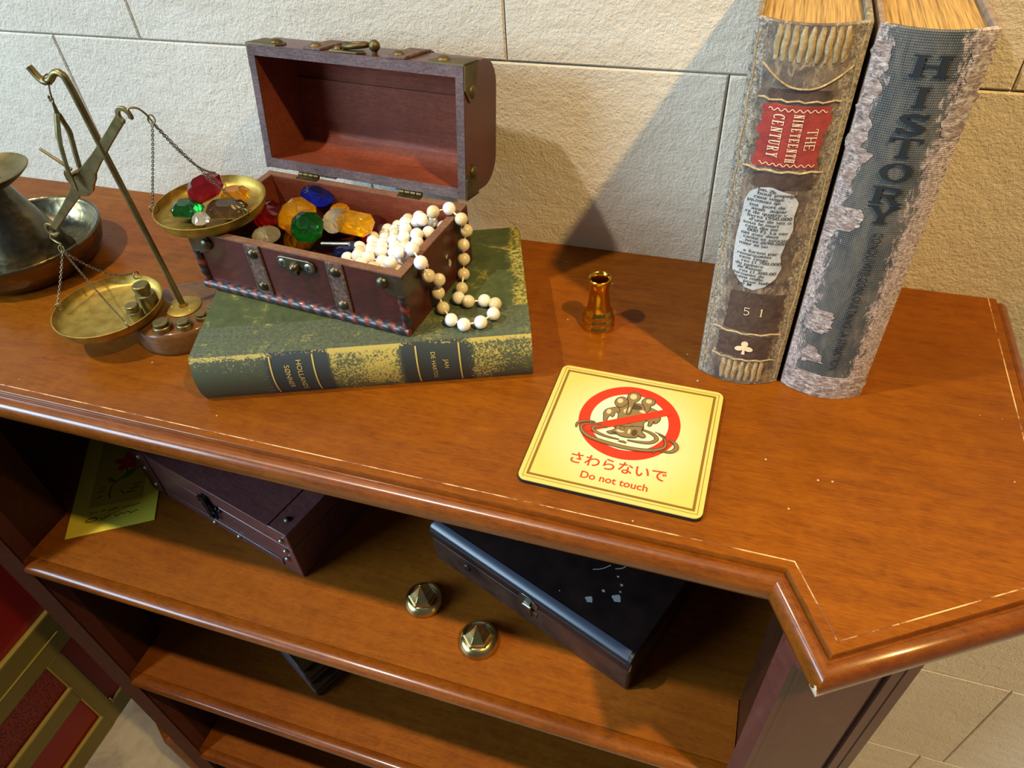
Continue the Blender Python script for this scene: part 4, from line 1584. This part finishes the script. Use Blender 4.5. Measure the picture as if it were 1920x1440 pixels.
for a in (90, 200, 340):
    px, pz = .0034 * math.cos(R(a)), .0034 * math.sin(R(a))
    rr_ = []
    for k in range(18):
        t = 2 * PI * k / 18
        lx, ly = .0036 * math.cos(t), .0023 * math.sin(t)
        if a == 90:
            lx, ly = .0026 * math.cos(t), .0027 * math.sin(t)
        c_, s_ = (math.cos(R(a if a != 90 else 0)), math.sin(R(a if a != 90 else 0)))
        rr_.append(f1(cx0 + px + lx * c_ - ly * s_, cz0 + .0010 + pz + lx * s_ + ly * c_, .0008))
    g.poly(rr_)
g.poly([f1(cx0 + x, cz0 + z, .0008) for x, z in ((-.0005, .002), (-.0012, -.0058), (.0014, -.0058), (.0006, .002))])
g.build('clover_stamp', CREAM, sp1, smooth=0)
g = G()
patch(g, [(-.0190, .158), (-.0165, .165), (-.011, .1690), (-.004, .1700), (.004, .1675), (.010, .166), (.0145, .160), (.0135, .150), (.0150, .140), (.0125, .130), (.0110, .120), (.0135, .110), (.0110, .101), (.0050, .094), (-.002, .0905), (-.008, .092), (-.0140, .098), (-.0185, .104), (-.0195, .115), (-.0200, .130), (-.0190, .145)], f1, .0004)
g.build('printed_paper', PAPER, sp1, smooth=60)
g = G()
LINES = ['par SP', 'pont Isabelle', 'cent mille', 'hiroanes de', 'sus  port de', 'avait  aupar', 'rs de quatre v', 'livres (950.000', "d'une de ses o", 'sous le mari', 'cent dix mi', '000 F). La ver', 'net avec deux', 'cante et soixan', 'ivres (690.000', 'mier et un', '', 'e furent par', 'remarquables', 'cent cinqu', 'res (1.700.000', 'du peintre', 'de Renoir', 'res (1.300.00', 'hiroanes de', 'cent mille', 'pour Isabel', 'par M']
for i, tx in enumerate(LINES):
    if not tx:
        continue
    geo = text_geo(tx, .0034, align='LEFT', bold=.00002)
    x1_ = max(v[0] for v in geo[0]) or 1
    wln = .0019 * len(tx)
    zl = .1672 - i * .00268
    xo = -.0175 + (.0055 if i < 2 else .0018 * (i % 3)) + (.004 if i > 25 else 0)
    flip = -1 if i < 4 else 1
    add_text(g, geo, lambda a, b, k=wln / x1_, xo=xo, zl=zl, fl=flip: f1(min(.0225, xo + a * k), zl + b * fl, .0007))
g.build('print_lines', INKB, sp1, smooth=0)

SP2 = Mat('grey_spine_cloth', '#4a4e50', .7)
_v = SP2.co()
_wv = SP2.math('MULTIPLY', SP2.wave(260, .6, SP2.co((1, 1, 0)), 'X'), SP2.wave(230, .6, SP2.co((0, 0, 1)), 'Z'))
_n3 = SP2.noise(90, 6, .65, .6, SP2.co((1, 1, .4)))
_cl = SP2.ramp(_wv, [(.25, '#353a3d'), (.75, '#6c6d66')])
_cl = SP2.mix(SP2.ramp(_n3, [(.42, 0.0), (.7, .6)]), _cl, '#7a7264')
_edge = SP2.math('ABSOLUTE', SP2.math('ADD', SP2.sep('X'), .0035))
_n1 = SP2.noise(190, 8, .75, 1.0, SP2.co((1, 1, .5)))
_m = SP2.math('ADD', SP2.math('MULTIPLY', _edge, 18.0), SP2.math('MULTIPLY', _n1, .85))
_mask = SP2.ramp(_m, [(.74, 0.0), (.82, 1.0)])
_n2 = SP2.noise(560, 6, .75, .5)
_pale = SP2.ramp(_n2, [(.36, '#5e4f58'), (.50, '#a8968e'), (.66, '#d8ccc4')])
SP2.col(SP2.mix(_mask, _cl, _pale))
SP2.bump(SP2.math('ADD', _n1, SP2.math('MULTIPLY', _wv, .5)), .5, .0012)
BD2 = worn('grey_board', [(.3, '#6b5d54'), (.6, '#8c7764')], '#b08a5a', '#4a3c34', 60)
b2, sp2, f2 = standing_book('history_book', 'tall grey cloth book with big black HISTORY lettering, right of the brown leather book', .0860, -.1550, .0590, .1505, .2660, .0095, SP2, BD2)
TORN = Mat('torn_spine_paper', '#b0a5a0', .75)
_n = TORN.noise(430, 6, .8, .6, TORN.co((.45, .45, 1)))
_m = TORN.noise(120, 4, .6)
TORN.col(TORN.mix(TORN.ramp(_m, [(.45, 0.0), (.62, .6)]), TORN.ramp(_n, [(.36, '#463a3e'), (.46, '#8a7a76'), (.54, '#bcb0a8'), (.66, '#e4ddd4')]), '#8f7468'))
TORN.bump(_n, .8, .0015)
BLKL = Mat('black_lettering', '#1d2328', .6)
for a, of in (
        (ragged(-.0285, .0285, .0012, .0205, .0016, 21), .0004),
        ([(-.0200, .0300), (-.0120, .0335), (-.0050, .0330), (-.0075, .0400), (-.0120, .0450), (-.0180, .0480), (-.0205, .0420)], .0004),
        (ragged(-.0230, -.0085, .0620, .0790, .0026, 23), .0004),
        ([(-.0285, .1580), (-.0120, .1600), (-.0085, .1560), (-.0095, .1480), (-.0150, .1430), (-.0200, .1450), (-.0225, .1380), (-.0285, .1250)], .0004),
        (ragged(-.0285, -.0215, .175, .2560, .0022, 26), .0004),
        ([(-.0285, .2000), (-.0190, .1980), (-.0140, .1960), (-.0200, .1860), (-.0245, .1740), (-.0285, .1750)], .00045),
        (ragged(.0195, .0285, .2080, .2620, .0026, 27), .0004),
        ([(.0150, .2180), (.0200, .2320), (.0285, .2300), (.0285, .2060), (.0180, .2090)], .0004),
        ):
    g = G()
    patch(g, rough(rough(rough(a, .0011), .0008), .0005), f2, of)
    g.build('torn_patch', TORN, sp2, smooth=60)
g = G()
for i, (ch_, z) in enumerate(zip('HISTORY', (.2480, .2315, .2165, .2020, .1870, .1715, .1585))):
    wd = .92 if ch_ != 'I' else .62
    q = serif_glyph(ch_, wd, .19)
    s_ = .0128
    for qq in q:
        g.poly([f2((p[0] - wd / 2) * s_ * 1.55 + .0005, z + (p[1] - .5) * s_ * .92, .0008) for p in qq])
geo = text_geo('CONDUIVITE CONLOULTAING LA STRUCTION', .0066, bold=.00004, space=1.0)
x0 = min(v[0] for v in geo[0]); x1 = max(v[0] for v in geo[0])
add_text(g, geo, lambda a, b: f2(.0018 + b * 1.25, .0875 - (a - (x0 + x1) / 2) * (.117 / (x1 - x0)), .0008))
g.build('black_lettering', BLKL, sp2, smooth=0)

# ------------------------------------------------------------------ things on the upper shelf
ZS = .775
CD = thing('greeting_card', 'yellow card with a red flower drawing lying on the upper shelf at left', 'card', (-.7059, -.3045, ZS), R(31.6))
CARDM = Mat('yellow_card', '#d8c83c', .6)
CARDP = Mat('card_picture_ground', '#b3a22a', .6)
g = G()
g.box(0, .1046, 0, .205, .0002, .0009)
g.build('card_sheet', CARDM, CD, smooth=0)
zc_ = .00100
g = G()
g.box(.0203, .0855, .041, .165, .0009, zc_)
g.build('picture_ground', CARDP, CD, smooth=0)
g = G()
for q in stroke2(cr([(45.4, 50.7), (42.6, 59.7), (44.6, 72.8), (53.2, 82.9), (60.3, 90.8), (57.6, 103.3)], 6, False), 1.4):
    g.poly([(p.x * mm, p.y * mm, zc_ + .0001) for p in q])
g.build('flower_stem', Mat('card_dark_ink', '#2f3422', .6), CD, smooth=0)
g = G()
for P_ in ([(56, 83), (63, 84), (70, 91), (74.6, 99.7), (67, 96), (60, 91)], [(48, 78), (46, 83), (38, 88), (36, 85), (41, 80)]):
    g.poly([(p.x * mm, p.y * mm, zc_ + .00015) for p in cr(P_, 5)])
g.build('flower_leaves', Mat('card_green', '#4c7a28', .6), CD, smooth=0)
g = G()
for (a, l_, w_) in ((-55, 13, 5.2), (20, 14, 5), (100, 16, 5.2), (165, 17, 5), (230, 15, 5)):
    ctr = (60 + l_ * .62 * math.cos(R(a)), 111 + l_ * .62 * math.sin(R(a)))
    g.poly([((ctr[0] + l_ * .55 * math.cos(t) * math.cos(R(a)) - w_ * math.sin(t) * math.sin(R(a))) * mm, (ctr[1] + l_ * .55 * math.cos(t) * math.sin(R(a)) + w_ * math.sin(t) * math.cos(R(a))) * mm, zc_ + .0002 + a * 1e-7) for t in [2 * PI * k / 18 for k in range(18)]])
g.build('flower_petals', Mat('card_red', '#c4141c', .55), CD, smooth=0)
g = G()
for P_, w_ in (([(20, 20), (24, 23.5), (31, 24), (34, 21), (28, 18.5), (20.5, 19)], 1.4), ([(39, 21.5), (40, 18.5)], 1.3), ([(42, 20), (49, 24)], 1.2), ([(55, 22), (58, 19), (62, 22.5), (66, 20.5), (70, 23), (75, 19.5), (79, 22), (82.6, 21)], 1.2),
               ([(23, 34), (25.5, 31.5), (28, 34)], 1.1), ([(30, 32), (34, 33)], 1.1), ([(37, 34), (39, 32), (42, 34)], 1.1), ([(46, 31), (57, 33)], 1.5), ([(62, 31), (75, 31.6), (84, 33)], 1.3),
               ([(27, 66), (36, 67)], 1.6), ([(27, 56), (35, 58)], 1.4), ([(68, 60), (78, 62)], 2), ([(62, 55), (75, 56)], 1.6), ([(72, 66), (80, 69)], 1.6), ([(56, 62), (61, 55)], 1.3), ([(30, 72), (37, 73)], 1.2)):
    for q in stroke2(cr(P_, 5, False), w_):
        g.poly([(p.x * mm, p.y * mm, zc_ + .0001) for p in q])
g.build('handwriting', Mat('card_ink', '#4a4416', .6), CD, smooth=0)

# closed plum coloured chest
K2 = thing('closed_wooden_chest', 'closed plum brown wooden chest with studs and iron latch on the upper shelf', 'chest', (-.3944, -.2704, ZS), R(-14))
kw, kd, kh = .262, .135, .080
g = G()
g.box(-kw, 0, 0, kd, 0, .0525)
g.build('box', W_BOX, K2, bevel=.0012)
g = G()
g.box(-kw, 0, 0, kd, .0532, kh)
kl = g.build('lid', W_BOX, K2, bevel=.0015)
g = G()
g.box(-kw + .002, -.001, .0012, kd - .001, .052, .0537)
g.build('seam', BLACKP, K2, smooth=0)
g = G()
g.box(-kw + .032, -.028, -.0006, kd + .0002, kh, kh + .0010)
g.build('lid_panel', W_BOX, kl, bevel=.0004)
g = G()
g.box(-kw + .028, -.028, -.0012, 0, .0155, .0172)
g.box(-kw + .028, -.028, -.0012, 0, .0050, .0155)
g.build('front_band', W_BOX, K2, bevel=.0008)
for x0_, x1_ in ((-kw - .001, -kw + .026),):
    g = G()
    g.box(x0_, x1_, -.0016, 0, .002, kh - .001)
    g.build('end_strap', W_DARK, K2, bevel=.0006)
for x, z in ((-.011, .065), (-.011, .046), (-.015, .028), (-.100, .0105), (-kw + .012, .070), (-kw + .013, .050), (-kw + .016, .020), (-kw + .12, .0105)):
    g = G()
    g.dome((x, -.0012, z), .0034, .0028, '-y', 14)
    g.build('stud', STEEL, K2, smooth=60)
g = G()
g.dome((-.014, .017, kh), .0040, .0030, 'z', 14)
g.build('stud', BRONZE, K2, smooth=60)
g = G()
lx = -.134
for dz, r_ in ((.060, .0055), (.048, .0065), (.036, .0055)):
    g.tube([(lx + (dz - .048) * -.35 + r_ * 1.2 * math.cos(t), -.0032, dz + r_ * math.sin(t)) for t in [2 * PI * k / 16 for k in range(16)]], .0016, 8, True)
g.box(lx - .014, lx + .014, -.0016, 0, .043, .054)
g.box(lx - .004, lx + .004, -.0055, 0, .030, .068)
for x in (-.018, -.010, .012, .018):
    g.dome((lx + x, -.001, .049), .0028, .002, '-y', 10)
g.build('iron_latch', Mat('black_iron', '#2c2f30', .35, .9), K2, smooth=50)

# black case
CS = thing('black_case', 'scuffed black leatherette case with a small clasp on the upper shelf at right', 'case', (-.0211, -.2960, ZS), R(-21))
cw, cd, chh = .2560, .1500, .0630
BLK = Mat('black_leatherette', '#1c1211', .36)
_n = BLK.noise(30, 5, .6)
BLK.col(BLK.ramp(_n, [(.35, '#120b0b'), (.65, '#261814')]))
BLK.bump(BLK.noise(500, 3, .6), .12, .0004)
BLKS = Mat('brown_case_side', '#3a2620', .33)
_n = BLKS.noise(24, 6, .65)
_s = BLKS.noise(190, 4, .8)
BLKS.col(BLKS.mix(BLKS.ramp(_s, [(.70, 0.0), (.74, .6)]), BLKS.ramp(_n, [(.35, '#291a18'), (.65, '#4a342a')]), '#a89a88'))
sec = [(0, 0), (cd, 0), (cd, .0415), (0, .0415)]
g = G()
g.box(-cw, 0, 0, cd, 0, .0412)
g.build('case_body', BLKS, CS, bevel=.003)
g = G()
M = Matrix(((0, 0, 1, 0), (1, 0, 0, 0), (0, 1, 0, 0), (0, 0, 0, 1)))
g.prism([(-.0006, .0418), (-.0006, .0560), (.0030, .0608), (.0100, chh), (cd - .004, chh), (cd, .0595), (cd, .0418)], -cw - .0004, .0004, M)
lidc = g.build('case_lid', BLK, CS, smooth=50, bevel=.0010)
g = G()
g.prism([(-.0009, .0545), (.0027, .0612), (.0098, chh + .0004), (.0100, chh), (.0030, .0605), (-.0004, .0545)], -cw + .002, -.004, M)
g.build('worn_sheen_edge', Mat('scuffed_sheen_edge', '#3e4250', .30), lidc, smooth=50)  # worn bevel; its blue-grey also puts the window's reflection into the colour
for x, y, r_ in ((-.045, .047, .0048), (-.066, .030, .0040), (-.060, .046, .0018), (-.049, .062, .0016), (-.057, .068, .0013), (-.095, .020, .0008), (-.046, .055, .0012)):
    g = G()
    g.poly([(x + r_ * (1 + .25 * math.sin(3 * t + x * 900)) * math.cos(t), y + r_ * .8 * (1 + .2 * math.cos(4 * t)) * math.sin(t), chh + .0002) for t in [2 * PI * k / 12 for k in range(12)]])
    g.build('chipped_spot', Mat('chip_grey', '#9aa09c', .7), lidc, smooth=0)
g = G()
for P_ in ([(-.082, .060), (-.075, .066), (-.070, .075)], [(-.064, .074), (-.058, .080), (-.056, .090)]):
    for q in stroke2(cr(P_, 4, False), .0009):
        g.poly([(p.x, p.y, chh + .0002) for p in q])
g.build('scratches', Mat('scratch_grey', '#9aa09c', .7), lidc, smooth=0)
g = G()
cx_ = -.118
g.prism([(cx_ - .012, .040), (cx_ + .010, .040), (cx_ + .012, .050), (cx_ + .004, .056), (cx_ - .008, .056), (cx_ - .013, .050)], .0006, .0018, RX)
g.box(cx_ - .0035, cx_ + .0035, -.0045, -.0006, .024, .050)
g.tube([(cx_ - .005, -.0038, .044), (cx_ + .005, -.0038, .044)], .0024, 10)
g.prism([(cx_ - .008, .022), (cx_ + .008, .022), (cx_ + .010, .032), (cx_ - .010, .032)], .0, .0012, RX)
g.build('clasp', STEEL, CS, smooth=40, bevel=.0003)
g = G()
for y_ in (-.0009,):
    g.tube([(.0002, -.0004, .0445), (.0006, .0002, .0500), (.0003, .002, .0555)], .0008, 6)
g.build('corner_trim', STEEL, CS, smooth=40)
g = G()
g.dome((-.205, -.0004, .026), .0052, .0020, '-y', 14)
g.build('button', BLKS, CS, smooth=60)


# brass knobs
def knob(x, y, rz, label):
    k = thing('brass_drawer_knob', label, 'knob', (x, y, ZS), rz, 'loose brass knobs on the upper shelf')
    g = G()
    g.lathe([(0, 0), (.0205, 0), (.0215, .0015), (.0212, .0035), (.0195, .0075), (.0165, .0105), (.0145, .0115), (0, .0115)], 48)
    g.build('rosette', BRASS_KN, k, smooth=50)
    g = G()
    def hexr(r, z):
        return [(r * math.cos(PI / 3 * i), r * math.sin(PI / 3 * i), z) for i in range(6)]
    rows_ = [hexr(.0168, .0095), hexr(.0150, .0135), hexr(.0134, .0142), hexr(.0126, .0155), hexr(.0078, .0205), hexr(.0034, .0270)]
    vs = [p for r_ in rows_ for p in r_] + [(0, 0, .0330)]
    fs = [(j * 6 + i, j * 6 + (i + 1) % 6, (j + 1) * 6 + (i + 1) % 6, (j + 1) * 6 + i) for j in range(5) for i in range(6)]
    fs += [(30 + i, 30 + (i + 1) % 6, 36) for i in range(6)]
    g.add(vs, fs)
    g.build('pyramid', BRASS_KN, k, smooth=0, bevel=.0003)
    return k


BRASS_KN = metal_mat('knob_brass', '#b8a566', '#d6c68c', .22, 50, .03)
knob(-.2515, -.2600, R(22), 'brass knob with hexagonal point on the upper shelf, the one nearer the closed plum chest')
knob(-.1780, -.2870, R(18), 'brass knob with hexagonal point on the upper shelf, the one nearer the front edge')

# dark ribbed box on the lower shelf
RB = thing('ribbed_box', 'dark ribbed wooden box half hidden on the shelf below the brass knobs', 'box', (-.4482, -.2907, .472), R(-26))
RIBM = wood_mat('dark_ribbed_wood', ('#1c150c', '#33260f', '#5c4620'), 5, .3, .4)
sec_ = []
hh = .062
nr = 5
for i in range(nr):
    z = hh * i / nr
    dz = hh / nr
    xo = -.0085 * (i // 2)
    for k in range(7):
        t = PI * k / 6
        sec_.append((xo + .0040 * math.sin(t), z + dz * (.08 + .84 * (1 - math.cos(t)) / 2)))
sec_ = sec_ + [(-.090, hh), (-.090, 0)]
g = G()
MX_ = Matrix(((1, 0, 0, 0), (0, 0, 1, 0), (0, 1, 0, 0), (0, 0, 0, 1)))
g.prism(sec_, .0012, .075, MX_)
g.build('ribbed_body', RIBM, RB, smooth=50)
g = G()
fz = [(-.092, 0), (-.002, 0), (-.001, .012), (-.006, .016), (-.008, .026), (-.013, .030), (-.014, .044), (-.020, .050), (-.022, hh), (-.092, hh)]
g.prism(fz, 0, .0012, MX_)
g.build('front_plate', Mat('grey_front_plate', '#6a6c70', .4), RB, smooth=0)
